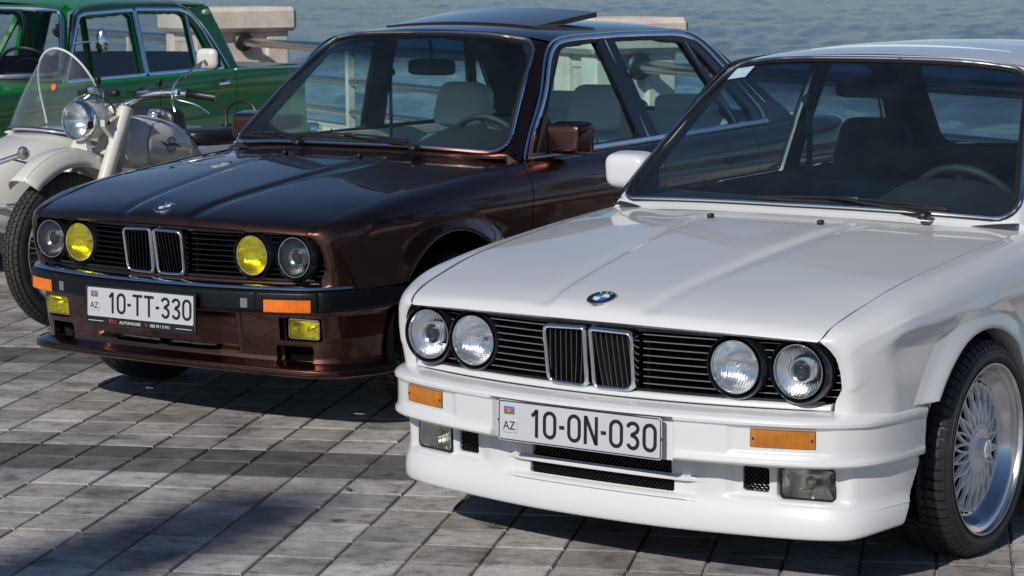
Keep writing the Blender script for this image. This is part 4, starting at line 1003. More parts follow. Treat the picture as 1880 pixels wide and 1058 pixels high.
def kit_brown(car, Wp):
    B = Bumper(PLAN_B); Lb = B.L; ux = B.u_of_x
    us = np.linspace(-Lb, Lb, 160)
    # chrome top strip
    zs = [(.493, -.055), (.4925, -.03), (.490, -.012), (.485, -.002), (.479, .001), (.4745, -.002), (.473, -.010)]
    P = np.stack([B.surf(us, [z], lambda U, Z: U*0+d)[:, 0] for z, d in zs], 1)
    cut = lambda p: .352-p[:, 1]
    sheet('chrome_strip', P, M_['chrome'], car, rim=.004, holes=[cut], smooth=60)
    # rubber bumper body with lamp pockets
    xi, xo = .508, .668
    feats = [ux(s*x) for s in (-1, 1) for x in (.478, xi, xo, .688)]
    u2 = merged(np.linspace(-Lb, Lb, 150), feats, .003)
    tab = [(.4735, -.02), (.472, .002), (.469, .010), (.465, .013), (.455, .014), (.43, .014), (.41, .013), (.402, .010), (.3985, .002), (.398, -.03)]
    z2 = np.unique(np.r_[[z for z, _ in tab], np.linspace(.398, .4735, 24), .4455, .4465, .4005, .3995])[::-1]
    def off(U, Z):
        a = np.abs(np.interp(U, B.u, B.p[:, 0])); o = prof(Z, tab)
        o = np.where((a > xi) & (a < xo) & (Z < .4460) & (Z > .4000), o-.014, o)
        for e in (.478, .688): o = o-.0035*np.exp(-((a-e)/.0022)**2)
        return o-.0035*sst(.688, .69, a)
    sheet('bumper', B.surf(u2, z2, off), M_['bumper_rubber'], car, rim=.015, smooth=45, label='black rubber bumper')
    for sx in (-1, 1):
        t = thing('turn_signal', 'bright orange turn signal in the black bumper', None, parent=car); xs = np.linspace(xi+.001, xo-.001, 210); G = []
        for x in xs:
            p, n = B.at(np.array([ux(sx*x)])); fl = .0016*abs(math.sin((x-xi)*math.pi/.0066)) if x > .575 else .0007*abs(math.sin((x-xi)*math.pi/.0066))
            G.append([(p[0, 0]+n[0, 0]*(d+fl*(d > .0)), p[0, 1]+n[0, 1]*(d+fl*(d > .0)), z) for d, z in ((-.01, .4455), (.009, .4455), (.011, .443), (.011, .423), (.011, .4025), (.009, .400), (-.01, .400))])
        b = MB(); b.grid(np.array(G)); b.build('signal_lens', M_['amber_bright'], t, smooth=25)
        for xx in (xi+.009, xo-.009):
            p, n = B.at(np.array([ux(sx*xx)])); b = MB(); b.lathe([(0, .003), (.003, .003), (.0045, 0)], 10, M=frame((p[0, 0]+n[0, 0]*.011, p[0, 1]+n[0, 1]*.011, .423), (n[0, 0], n[0, 1], 0))); b.build('screw', M_['chrome'], t)
        p, n = B.at(np.array([ux(sx*.438)])); b = MB(); b.box((p[0, 0]+n[0, 0]*.0145, p[0, 1]+n[0, 1]*.0145, .430), (.028, .002, .034), bev=.001, rot=Matrix.Rotation(math.atan2(n[0, 0], -n[0, 1]), 3, 'Z')); b.build('bumper_cap', M_['slat_edge'], car)
    # spoiler
    D = Bumper(PLAN_DB); L2 = D.L; ud = D.u_of_x
    pr = [(.405, .004), (.398, .006), (.388, .000), (.38, -.006), (.34, -.010), (.30, -.014), (.26, -.020), (.235, -.024), (.222, -.020), (.214, -.004), (.2095, .012), (.2065, .024), (.2035, .029), (.200, .0305), (.1985, .027), (.197, .0305), (.1935, .031), (.192, .0275), (.1905, .031), (.187, .031), (.1855, .0275), (.184, .030), (.179, .027), (.176, .018), (.174, 0)]
    us = merged(np.linspace(-L2, L2, 200), [ud(s*x) for s in (-1, 1) for x in (.517, .668, .500, .637, .33)], .003)
    zs = np.unique(np.round(np.r_[np.linspace(.405, .22, 60), [z for z, _ in pr], .2235, .27, .2735], 5))[::-1]
    def offd(U, Z):
        a = np.abs(np.interp(U, D.u, D.p[:, 0])); o = prof(Z, pr)
        # licence plate recess and tow recess
        o = o-.020*(1-sst(.33, .36, a))*sst(.236, .262, Z)*(1-sst(.378, .392, Z))
        fog = sd_rrect(a, Z, .5925, .330, .157, .082, .006); o = np.where(fog < 0, o-.03*sst(0, -.004, fog), o)
        du = sd_rrect(a, Z, .567, .244, .140, .060, .010); o = np.where(du < 0, o-.03*sst(0, -.004, du), o)
        return o
    P = D.surf(us, zs, offd); a = np.abs(P[..., 0]); P[..., 2] -= .012*sst(.1, .8, a)*np.clip((.28-P[..., 2])/.06, 0, 1)
    holes = [lambda p: np.where(p[:, 1] < .3, sd_rrect(np.abs(p[:, 0]), p[:, 2], .5925, .330, .150, .076, .005), 1.0),
             lambda p: np.where(p[:, 1] < .3, sd_rrect(np.abs(p[:, 0]), p[:, 2], .567, .240, .132, .052, .008), 1.0),
             lambda p: np.where(p[:, 1] < .3, sd_rrect(np.abs(p[:, 0]), p[:, 2], .13, .247, .215, .020, .006), 1.0),
             lambda p: .318-p[:, 1]+.06*(p[:, 2]-.3)]
    sheet('front_spoiler', P, Wp, car, rim=.02, holes=holes, smooth=45)
    yf = lambda x: np.interp(abs(x), [p[0] for p in PLAN_DB], [p[1] for p in PLAN_DB])
    for sx in (-1, 1):
        t = thing('fog_light', 'yellow rectangular fog light under the black bumper', None, parent=car)
        cx, cz, w, h = .5975, .331, .128, .070
        fy = lambda x: yf(.60)+.035+.10*(x-.60)
        b = MB(); b.grid(np.array([[(sx*(cx+x), fy(cx+x)+.05, cz+z), (sx*(cx+x), fy(cx+x)-.012, cz+z), (sx*(cx+x*.95), fy(cx+x)-.012, cz+z*.93)] for x, z in rrect(w, h, .010)]), cu=True); b.build('fog_housing', M_['chrome'], t, smooth=40)
        n = 40; X, Z = np.meshgrid(np.linspace(-w/2+.002, w/2-.002, n), np.linspace(-h/2+.002, h/2-.002, 12), indexing='ij')
        Y = fy(cx+X)-.012-.008*(1-(X/(w/2))**2)-.0008*np.abs(np.sin(X*math.pi/.0075))*(np.abs(X) > .02)
        vv, ff = gridf(np.stack([sx*(cx+X), Y, cz+Z], -1)); vv, ff = clip_mesh(vv, ff, lambda p: -sd_rrect(np.abs(p[:, 0]), p[:, 2], cx, cz, w-.005, h-.005, .008), 2); b = MB(); b.add(vv, ff); b.build('lens', M_['lens_y'], t, smooth=180)
        b = MB(); G = []
        for q in np.linspace(0, 1, 8): G.append([(sx*(cx+x*(1-q*.7)), fy(cx+x)-.008+.045*math.sin(q*math.pi/2), cz+z*(1-q*.7)) for x, z in rrect(w-.008, h-.008, .008)])
        b.grid(np.array(G), cv=True); b.add(G[-1], [tuple(range(len(G[-1])))]); b.build('reflector', M_['reflector_y'], t, smooth=180)
        b = MB(); b.lathe([(0, .022), (.010, .020), (.013, 0)], 18, M=frame((sx*(cx+.015), fy(cx)+.02, cz), (0, -1, 0))); b.build('bulb', M_['chrome'], t)
    b = MB(); b.grid(np.array([[(x, yf(x)+.085, .37), (x, yf(x)+.085, .20)] for x in np.linspace(-.74, .74, 40)])); b.build('spoiler_backing', M_['void'], car)
    number_plate(car, -.121, .3385, '10-TT-330', R(2), 'dealer', 'white number plate reading 10-TT-330 in a black dealer frame')

# ---------------- wheels ----------------
def wheel(car, x, y, side, style, mat_rim, steer=0.0, r=WZ):
    """side +1: outer face towards +x. local z is the axle, pointing outwards"""
    t = thing('wheel', {'mesh': 'white cross-spoke wheel with a wide polished lip', 'bottle': 'dark wheel with a bright rim edge'}[style], None, parent=car)
    t.location = (x, y, r); t.rotation_euler = (R(90), 0, R(90)+steer) if side > 0 else (R(90), 0, R(-90)+steer)
    W = .205; rl = .236
    prf = [(.222, -W*.95), (.240, -W*.99), (.265, -W), (.284, -W*.95), (r-.002, -W*.80), (r, -W*.6), (r, -W*.2), (r-.003, -.026), (r-.010, -.010), (r-.020, .0), (.262, .006), (.252, .004), (.243, -.003), (.236, -.010)]
    pp = spl(prf, 60, knots=np.arange(len(prf)))
    b = MB(); n = 180; P = []
    for k in range(n):
        a = k/n*2*math.pi; q = pp.copy()
        P.append([(rr*math.cos(a), rr*math.sin(a), h) for rr, h in q])
    b.grid(np.array(P), cu=True); tyre = b.build('tyre', M_['rubber'], t, smooth=40)
    # circumferential ribs and shoulder blocks
    b = MB()
    nb = 64
    for k in range(nb):
        a0 = (k+.10)/nb*2*math.pi; a1 = (k+.86)/nb*2*math.pi; sk = .035
        def blk(h0, h1, ra, rb, sk0, sk1, rin):
            v = []
            for (h, rr, s_) in ((h0, ra, sk0), (h1, rb, sk1)):
                for a in (a0+s_, a1+s_):
                    v.append((rr*math.cos(a), rr*math.sin(a), h)); v.append((rin*math.cos(a), rin*math.sin(a), h))
            b.add(v, [(0, 2, 6, 4), (0, 4, 5, 1), (2, 3, 7, 6), (0, 1, 3, 2), (4, 6, 7, 5)])
        blk(-.004, -.018, r-.010, r+.0045, sk*1.1, sk*.8, r-.03); blk(-.018, -.052, r+.0045, r+.0065, sk*.8, 0, r-.03)
        blk(-.060, -.100, r+.0065, r+.0065, sk*.3, -sk*.6, r-.03); blk(-.108, -.145, r+.0065, r+.0065, sk*.6, -sk*.3, r-.03); blk(-.152, -.19, r+.006, r-.002, 0, sk, r-.03)
    b.build('tread', M_['rubber'], tyre, smooth=0)
    b = MB()
    for rr in (.2455, .268): b.tube([(rr*math.cos(a), rr*math.sin(a), .0045 if rr > .25 else .001) for a in np.linspace(0, 2*math.pi, 97)[:-1]], .0016, 6, closed=True)
    b.build('sidewall_ring', M_['rubber'], tyre)
    if style == 'mesh':
        lip = [(.238, -.014), (.2395, -.004), (.2375, .002), (.233, .0015), (.2305, -.004), (.229, -.012), (.222, -.015), (.213, -.018), (.207, -.026), (.200, -.040), (.193, -.050), (.188, -.054), (.180, -.055), (.172, -.055)]
        b = MB(); b.lathe(lip, 120); b.build('wheel_lip', M_['alu'], t, smooth=50)
        b = MB(); b.lathe([(.238, -.014), (.232, -.19), (.20, -.195), (.18, -.07)], 60); b.build('barrel', M_['under'], t)
        b = MB()
        for k in range(32):
            a = (k+.5)/32*2*math.pi; b.lathe([(0, .005), (.0030, .005), (.0036, 0)], 6, M=frame((.1825*math.cos(a), .1825*math.sin(a), -.055), (0, 0, 1)))
        b.build('rim_bolt', M_['black_plastic'], t, kind='stuff')
        # crossed spokes: two layers curving from hub to rim
        rb_ = MB(); rb_.lathe([(.1775, -.054), (.1785, -.047), (.174, -.045), (.170, -.049), (.170, -.055)], 96); rb_.build('spoke_ring', M_[mat_rim], t)
        ns = 20; me1 = None
        for k in range(ns):
            for sg in (-1, 1):
                b = MB(); P = []
                for q in np.linspace(0, 1, 9):
                    rr = .050+.122*q; an = sg*(.30*q-.06); h = -.030-.018*q**1.5; w = .0078-.0020*q+ .003*max(0, q-.85); th = .012-.003*q
                    c = np.array((rr*math.cos(an), rr*math.sin(an), h)); d = np.array((math.cos(an+sg*.25), math.sin(an+sg*.25), 0)); nn = np.array((-d[1], d[0], 0))
                    P.append([c+nn*w/2-(0, 0, th), c+nn*w/2, c+nn*w*.25+(0, 0, .0022), c-nn*w*.25+(0, 0, .0022), c-nn*w/2, c-nn*w/2-(0, 0, th)])
                if (k, sg) == (0, -1): b.grid(np.array(P)); me0 = b.build('spoke', M_[mat_rim], t, smooth=45)
                elif (k, sg) == (0, 1): b.grid(np.array(P), flip=False); me1 = b.build('spoke', M_[mat_rim], t, smooth=45)
                else: place((me0 if sg < 0 else me1).data, 'spoke', t, rot=(0, 0, k/ns*2*math.pi))
        b = MB(); b.lathe([(.056, -.050), (.058, -.032), (.054, -.026), (.040, -.024), (0, -.024)], 40); b.build('hub', M_[mat_rim], t)
        for k in range(ns):
            a = (k+.5)/ns*2*math.pi
            if k == 0: b = MB(); b.lathe([(0, .004), (.0042, .0035), (.0052, 0)], 8, M=frame((.064*math.cos(a), .064*math.sin(a), -.031), (0, 0, 1))); s0_ = b.build('stud', M_[mat_rim], t, smooth=60)
            else: place(s0_.data, 'stud', t, rot=(0, 0, k/ns*2*math.pi))
        b = MB(); hx = [(.030*math.cos(R(60*k)), .030*math.sin(R(60*k))) for k in range(6)]
        P = np.array([[(x_, y_, -.026), (x_, y_, -.006), (x_*.82, y_*.82, -.001), (x_*.78, y_*.78, -.001)] for x_, y_ in hx]); b.grid(P, cu=True); b.add([(x_*.78, y_*.78, -.001) for x_, y_ in hx], [tuple(range(6))]); b.build('centre_nut', M_[mat_rim], t, smooth=20)
        me = text_mesh('BBS', .013, .0005); me.materials.clear(); me.materials.append(M_['wheel_silver']); place(me, 'cap_letters', t, (0, 0, -.0006), (0, 0, R(90) if side > 0 else 0))
    else:
        b = MB(); b.lathe([(.238, -.014), (.2395, -.004), (.2375, .002), (.2305, .0), (.228, -.010), (.215, -.018), (.205, -.035), (.195, -.045), (.19, -.10)], 96); b.build('wheel_lip', M_['alu'], t, smooth=50)
        b = MB(); b.lathe([(.238, -.014), (.232, -.19), (.10, -.195)], 60); b.build('barrel', M_['under'], t)
        b = MB(); b.lathe([(.075, -.05), (.06, -.03), (0, -.028)], 40); b.build('hub', M_['wheel_silver'], t)
        for k in range(20):
            a = k/20*2*math.pi; b = MB(); P = []
            for q in np.linspace(0, 1, 6):
                rr = .055+.145*q; w = .011-.003*q; c = np.array((rr*math.cos(a), rr*math.sin(a), -.035-.012*q)); nn = np.array((-math.sin(a), math.cos(a), 0))
                P.append([c+nn*w-(0, 0, .012), c+nn*w*.8, c-nn*w*.8, c-nn*w-(0, 0, .012)])
            b.grid(np.array(P)); b.build('spoke', M_['wheel_silver'], t, smooth=45)
    return t
AR0 = (.668, .287, .350); AR1 = (AX1, .300, .335)
def arch_hole(ax, az, ar):
    return lambda p: np.hypot(p[:, 1]-ax, p[:, 2]-az)-ar
def build_saloon(kind, loc, rz, label):
    W = kind == 'white'; Wp = M_['white'] if W else M_['brown']
    car = thing('parked_car', label, 'car', loc, rz)
    # front wing, doors, rear quarter
    seams = [1.187] + ([2.42] if W else [2.185, 3.02])
    segs = [(.03, 1.186, 'fender'), (1.191, seams[1]-.0025, 'door')]
    if W: segs += [(seams[1]+.0025, 4.06, 'rear_quarter')]
    else: segs += [(seams[1]+.0025, seams[2]-.0025, 'rear_door'), (seams[2]+.0025, 4.06, 'rear_quarter')]
    vs = np.unique(np.r_[np.linspace(0, .34, 44), np.linspace(.34, 1, 24)])
    parts = {}
    for sx in (-1, 1):
        for a, b_, nm in segs:
            us = np.r_[np.linspace(a, .2, 22), np.linspace(.206, b_, 120)] if nm == 'fender' else np.linspace(a, b_, int((b_-a)/.016)+2)
            P = side_pts(us, vs)
            hl = [arch_hole(*AR0), arch_hole(*AR1)]
            if nm == 'fender': hl.append(lambda p: np.where((p[:, 1] < .5) & (p[:, 2] < .476-.0*p[:, 1]), -1.0, 1.0) if False else (p[:, 2]-.475)+10*np.clip(p[:, 1]-.36, 0, 9))
            o = sheet(nm, P, Wp, car, rim=.014, out=(1, 0, .2), holes=hl, mirror=sx < 0, smooth=50); parts[(nm, sx)] = o
        # arch lips
        for ax, AZ, ARCH in (AR0, AR1):
            b = MB(); G = []
            a0, a1 = (-14, 186) if ax > 2 else (20, 186)
            for an in np.linspace(a0, a1, 70):
                ca_, sa_ = -math.cos(R(an)), math.sin(R(an)); row = []
                for rr, dx in ((ARCH+.092, -.002), (ARCH+.080, .0006), (ARCH+.066, .0025), (ARCH+.052, .0060), (ARCH+.038, .0110), (ARCH+.022, .0175), (ARCH+.010, .0215), (ARCH+.002, .0225), (ARCH-.004, .019), (ARCH-.005, .008), (ARCH-.004, -.05)):
                    y, z = ax+ca_*rr, AZ+sa_*rr; row.append((sx*(body_x(y, max(z, .24))+dx*(1-.0*sa_)), y, z))
                G.append(row)
            vq, fq = gridf(np.array(G))
            if ax < 2: vq, fq = clip_mesh(vq, fq, lambda p: np.maximum(p[:, 2]-.4815, p[:, 1]-.66), 4)
            if sx > 0: fq = [q[::-1] for q in fq]
            o = b.add(vq, fq).build('arch_lip', Wp, parts[('fender' if ax < 2 else 'rear_quarter', sx)], smooth=50)
            m2 = o.data
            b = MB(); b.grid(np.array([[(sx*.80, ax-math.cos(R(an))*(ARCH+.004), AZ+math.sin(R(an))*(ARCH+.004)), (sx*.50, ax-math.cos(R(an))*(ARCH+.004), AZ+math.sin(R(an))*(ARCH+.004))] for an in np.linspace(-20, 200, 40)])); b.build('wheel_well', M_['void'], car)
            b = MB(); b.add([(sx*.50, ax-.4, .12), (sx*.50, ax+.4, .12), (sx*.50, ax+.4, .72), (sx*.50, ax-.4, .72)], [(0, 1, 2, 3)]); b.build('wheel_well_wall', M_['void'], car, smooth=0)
        # rub strip and lower sill, handle
        mats = M_['bumper_rubber'] if not W else Wp
        for a, b_, nm in segs:
            ya = max(a, AX0+ARCH+.07) if nm == 'fender' else a+.006
            yb = b_-.006 if nm != 'rear_quarter' else min(b_, AX1-ARCH-.07)
            if yb-ya < .05: continue
            bb = MB(); G = []
            for y in np.linspace(ya, yb, 30):
                x = body_x(y, .425); G.append([(sx*(x-.01), y, .452), (sx*(x+.006), y, .450), (sx*(x+.011), y, .444), (sx*(x+.011), y, .41), (sx*(x+.006), y, .402), (sx*(x-.01), y, .40)])
            bb.grid(np.array(G), flip=sx > 0); bb.build('rub_strip', mats, parts[(nm, sx)], smooth=40)
        if W:
            bb = MB(); G = []
            for y in np.linspace(AX0+ARCH-.02, AX1-ARCH+.02, 50):
                x = body_x(y, .30); G.append([(sx*(x-.01), y, .30), (sx*(x+.018), y, .285), (sx*(x+.022), y, .22), (sx*(x+.012), y, .155), (sx*(x-.06), y, .145)])
            bb.grid(np.array(G), flip=sx > 0); bb.build('side_skirt', Wp, car, smooth=40)
        hy = (seams[1]-.17, seams[2]-.22) if not W else (seams[1]-.17,)
        for k_, y0 in enumerate(hy):
            nm = ('door', 'rear_door')[k_]; x = body_x(y0, .735)
            bb = MB(); bb.box((sx*(x+.003), y0, .742), (.016, .155, .030), bev=.006); bb.box((sx*(x+.018), y0-.005, .747), (.014, .125, .016), bev=.005); bb.build('door_handle', M_['black_plastic'], parts[(nm, sx)], smooth=40)
    # bonnet
    P = hood_pts(); hood = sheet('bonnet', P, Wp, car, rim=.014, out=(0, 0, 1), smooth=50)
    for sx in (-1, 1):      # black tube standing in for the shade in each bonnet and door gap
        j = P.shape[1]-1 if sx > 0 else 0
        e_ = P[:, j].copy(); e_[:, 0] += sx*.0034; e_[:, 2] -= .0052; b = MB(); b.tube(e_, .0034, 6); b.build('gap_shade', M_['gasket'], hood)
        for q in [1.1885]+seams:
            g_ = side_pts([q], np.linspace(.03, 1, 40))[0]; g_[:, 0] -= .0065; g_ = g_*np.array([sx, 1, 1]); b = MB(); b.tube(g_, .0036, 6); b.build('gap_shade', M_['gasket'], car)
    # badge: find the surface point at centre, y ~ .022
    c = P[:, 60]; i = int(np.argmin(abs(c[:, 1]-.024))); tng = c[i+2]-c[i-2]; tng /= np.linalg.norm(tng); nrm = np.array((0, -tng[2], tng[1]))
    roundel(hood, c[i]+nrm*.001, nrm)
    for sx in (-1, 1):
        j = int(np.argmin(abs(P[70, :, 0]-sx*.188))); k = int(np.argmin(abs(P[:, j, 1]-.925))); p = P[k, j]
        bb = MB(); rbox(bb, p+np.array((0, 0, .006)), (.018, .024, .016), .6, 5); bb.build('washer_nozzle', M_['black_plastic'], hood)
    b = MB(); b.box((0, .70, .56), (1.22, .95, .20)); b.build('bay_light_block', M_['void'], car, smooth=0)  # unseen black box added to stop light coming through the grille
    # front
    grille(car, 'slat_edge' if W else 'gloss_black')
    for sx in (-1, 1):
        kidney(car, sx, 'kidney_slat' if W else 'gloss_black')
        lamp(car, sx*.417, .014, .586, .0690, 'lens' if W else 'lens_y', 'reflector' if W else 'reflector_y', False, 'clear ribbed inner headlight' if W else 'yellow inner headlight')
        lamp(car, sx*.589, .036, .587, .0690, 'lens', 'reflector' if W else 'reflector_dark', True, 'outer headlight with a projector in its centre')
    front_strip(car, Wp)
    (kit_white if W else kit_brown)(car, Wp)
    # cowl + windscreen frame, glass, gasket
    def frame_ring(scr, nm, t0=-.1, t1=1.1):
        S_ = np.unique(np.r_[np.linspace(-1.1, 1.1, 90), -1, 1]); T_ = np.unique(np.r_[np.linspace(t0, t1, 44), 0, 1]); Sg, Tg = np.meshgrid(S_, T_, indexing='ij')
        H = sd_rr(Sg.ravel(), Tg.ravel()); Pm = scr.ev(Sg, Tg); Pm[..., 2] -= .004
        v, f = gridf(np.concatenate([Pm, ], -1)); st = np.stack([Sg.ravel(), Tg.ravel()], 1)
        # clip in parameter space, then map
        vp, fp = clip_mesh(np.column_stack([st, 0*H]), f, lambda p: sd_rr(p[:, 0], p[:, 1])+.0, 4)
        v3 = scr.ev(vp[:, 0], vp[:, 1]); v3[:, 2] -= .003
        b = MB(); b.add(v3, fp); return b.build(nm, Wp, car, smooth=60)
    fr_f = frame_ring(WS, 'windscreen_frame'); fr_r = frame_ring(RW, 'rear_window_frame')
    S_ = np.linspace(-1, 1, 61); T_ = np.linspace(0, 1, 31); Sg, Tg = np.meshgrid(S_, T_, indexing='ij')
    for scr, nm, mt in ((WS, 'windscreen', M_['ws_w' if W else 'ws_b']), (RW, 'rear_window', M_['side_w' if W else 'side_b'])):
        _, f = gridf(np.zeros((61, 31, 3))); vp, fp = clip_mesh(np.column_stack([Sg.ravel(), Tg.ravel(), 0*Sg.ravel()]), f, lambda p: -sd_rr(p[:, 0], p[:, 1]), 4)
        v3 = scr.ev(vp[:, 0], vp[:, 1]); n_ = vnormals(v3, fp)
        if (n_[:, 2]).sum() < 0: fp = [q[::-1] for q in fp]
        b = MB(); b.add(v3, fp); g = b.build(nm, mt, car, smooth=180)
        pr_ = rr_param(200); pth = scr.ev(pr_[:, 0], pr_[:, 1]); cen = pth.mean(0)
        pin = scr.ev(pr_[:, 0]*.972, .5+(pr_[:, 1]-.5)*.955)
        # black ceramic/rubber border on the glass, then rubber bead, then bright trim
        b = MB(); up_ = np.array((0, -.003 if scr is WS else .003, .002)); b.grid(np.stack([pth+up_, pin+up_*.8], 1), cu=True); b.build('gasket', M_['gasket'], g)
        b = MB(); b.tube(pth+up_*1.2, .0085, 8, closed=True); b.build('gasket', M_['gasket'], g)
        po = scr.ev(pr_[:, 0]*(1.006 if W else 1.008), .5+(pr_[:, 1]-.5)*1.012); b = MB(); b.tube(po+up_*3.2, .0050 if W else .0064, 8, closed=True); b.build('chrome_trim', M_['chrome'], g)
        if scr is WS:
            if W:
                q = WS.ev(np.array([-.93, -.77, -.77, -.93]), np.array([.875, .875, .965, .965]))+np.array((0, -.004, .003))
                b = MB(); b.add(q, [(0, 1, 2, 3)]); b.build('sticker', M_['sticker'], g, smooth=0)
                ex = (q[1]-q[0]); ex /= np.linalg.norm(ex); ey = (q[3]-q[0]); ey /= np.linalg.norm(ey); nz_ = np.cross(ex, ey)
                for s_, tt, hh in (('ABŞ VER', .56, .021), ('OTO', .26, .014)):
                    me = text_mesh('RSB VER' if hh > .02 else s_, hh, .0003); me.materials.clear(); me.materials.append(M_['white_print'])
                    o = place(me, 'sticker_lettering', g); ctr = (q[0]*(1-tt)+q[3]*tt+q[1]*(1-tt)+q[2]*tt)/2+nz_*.001
                    Mx = np.eye(4); Mx[:3, 0] = ex; Mx[:3, 1] = np.cross(nz_, ex); Mx[:3, 2] = nz_; Mx[:3, 3] = ctr; o.matrix_local = Matrix(Mx.tolist())
    # roof
    RP_ = roof_pts(); roof = sheet('roof', RP_, Wp, car, rim=0, out=(0, 0, 1), smooth=180)
    rz_ = lambda x, y: float(RP_[np.unravel_index(np.argmin((RP_[..., 0]-x)**2+(RP_[..., 1]-y)**2), RP_.shape[:2])][2])
    # sunroof
    ns, nt_ = 31, 21; tl = .0 if W else math.tan(R(5.5)); G = np.zeros((ns, nt_, 3))
    y_a, y_b, hw = (1.90, 2.32, .36) if W else (1.86, 2.34, .385)
    for i, x in enumerate(np.linspace(-hw, hw, ns)):
        for j, y in enumerate(np.linspace(y_a, y_b, nt_)):
            G[i, j] = (x, y, 1.362-.05*(abs(x)/.56)**2.1*.8-.0*y+(.004 if W else .004+tl*(y-y_a))-(.01*((2.2-y)/.5)**2 if y < 2.2 else 0))
    if W: G[..., 2] = np.vectorize(rz_)(G[..., 0], G[..., 1])*0+G[..., 2]*0+np.array([[np.interp(y, [p[0] for p in ROOF_C], [p[1] for p in ROOF_C])-.055*(abs(x)/.56)**2.1*.80+.003 for y in np.linspace(y_a, y_b, nt_)] for x in np.linspace(-hw, hw, ns)])
    sheet('sunroof', G, Wp if W else M_['brown'], car, rim=.010 if W else .022, out=(0, 0, 1), smooth=50)
    # side windows
    hB = .868
    if W: wins = [('door_glass', [(1.345, hB), (1.375, .905), (1.555, 1.085), (1.735, 1.262), (1.80, 1.274), (2.10, 1.285), (2.33, 1.285), (2.36, hB+.012)], [.02, .02, .02, .05, .05, .02, .03, .02]),
                  ('quarter_glass', [(2.46, hB+.014), (2.43, 1.283), (2.72, 1.273), (2.86, 1.225), (3.18, .95), (3.22, hB+.026)], [.03, .03, .07, .10, .06, .04])]
    else: wins = [('door_glass', [(1.345, hB), (1.375, .905), (1.555, 1.085), (1.735, 1.258), (1.80, 1.270), (2.03, 1.279), (2.12, hB+.008)], [.02, .02, .02, .05, .05, .015, .015]),
                  ('rear_door_glass', [(2.255, hB+.010), (2.16, 1.281), (2.50, 1.279), (2.72, 1.258), (2.955, hB+.018)], [.015, .015, .04, .03, .015]),
                  ('quarter_glass', [(2.995, hB+.022), (2.775, 1.243), (2.84, 1.205), (3.13, .935), (3.14, hB+.024)], [.015, .02, .04, .04, .03])]
    polys = [(n_, round_poly(p, r_)) for n_, p, r_ in wins]
    FO = round_poly(FRAME_OUT, .03, 3)
    for sx in (-1, 1):
        v, f = flat_side(FO, 0, .03, [p for _, p in polys]); v = v*np.array([sx, 1, 1]); v, f = rimmed(v, f, .02, (sx, 0, .3)); b = MB(); b.add(v, f); cab = b.build('window_frame', Wp, car, smooth=50)
        # black B pillar and inner frames between the glass
        if W: pil = [[(2.355, hB), (2.325, 1.29), (2.44, 1.289), (2.465, hB+.01)]]
        else: pil = [[(2.115, hB-.002), (2.025, 1.284), (2.165, 1.286), (2.26, hB+.006)], [(2.95, hB+.01), (2.72, 1.262), (2.78, 1.25), (3.00, hB+.02)]]
        for p in pil:
            v, f = flat_side(np.array(p), .003, .03); v = v*np.array([sx, 1, 1]); v, f = rimmed(v, f, .012, (sx, 0, .3)); b = MB(); b.add(v, f); b.build('pillar', M_['gloss_black'], car, smooth=40)
            if not W: 
                c0 = side_poly_P([((p[0][0]+p[3][0])/2, p[0][1]), ((p[1][0]+p[2][0])/2, p[1][1])]); c0[:, 0] = (c0[:, 0]+.0045)*sx; b = MB(); b.tube(c0, .0025, 6); b.build('pillar_seam', M_['chrome_trim'], car)
        for nm, p in polys:
            v, f = flat_side(p, -.012, .05); v = v*np.array([sx, 1, 1])
            if (vnormals(v, f)[:, 0]*sx).sum() < 0: f = [q[::-1] for q in f]
            b = MB(); b.add(v, f); g = b.build(nm, M_['side_w' if W else 'side_b'], car, smooth=180)
            pp = side_poly_P(p); pp[:, 0] *= sx; b = MB(); b.tube(pp+np.array((sx*-.001, 0, 0)), .0065, 8, closed=True); b.build('gasket', M_['gasket'], g)
        # bright strips: round the whole side window group and along the belt; a second one as the gutter
        tr = M_['chrome_trim'] if not W else M_['gloss_black']
        out1 = [(1.275, .846), (1.32, .905), (1.53, 1.100), (1.715, 1.274), (1.80, 1.290), (2.0, 1.2985), (2.3, 1.302), (2.6, 1.2985), (2.76, 1.290), (2.86, 1.262), (3.0, 1.155), (3.20, .975), (3.245, .905), (3.225, .872)]
        c1 = spl(out1, 120); c1 = side_poly_P(c1); c1[:, 0] = (c1[:, 0]+.004)*sx
        up_s = (sx, 0, .3)
        b = MB(); b.tube(c1, .0105, 8, flat=.45, up=up_s); b.build('window_trim', tr, car)
        if not W:
            out2 = [(1.245, .850), (1.30, .915), (1.505, 1.105), (1.69, 1.284), (1.79, 1.304), (2.0, 1.3125), (2.3, 1.316), (2.6, 1.3125), (2.80, 1.303), (2.92, 1.268), (3.08, 1.15), (3.30, .97)]
            c1 = spl(out2, 120); c1 = side_poly_P(c1); c1[:, 0] = (c1[:, 0]+.001)*sx; b = MB(); b.tube(c1, .0055, 8, flat=.8, up=up_s); b.build('roof_gutter', tr, car)
        else:
            out2 = [(1.245, .850), (1.30, .915), (1.505, 1.105), (1.69, 1.284), (1.79, 1.304), (2.0, 1.3125), (2.3, 1.316), (2.6, 1.3125), (2.80, 1.303), (2.92, 1.268), (3.08, 1.15), (3.30, .97)]
            c1 = spl(out2, 120); c1 = side_poly_P(c1); c1[:, 0] = (c1[:, 0]-.002)*sx; b = MB(); b.tube(c1, .0045, 8, up=up_s); b.build('roof_gutter', M_['gloss_black'], car)
        G = []
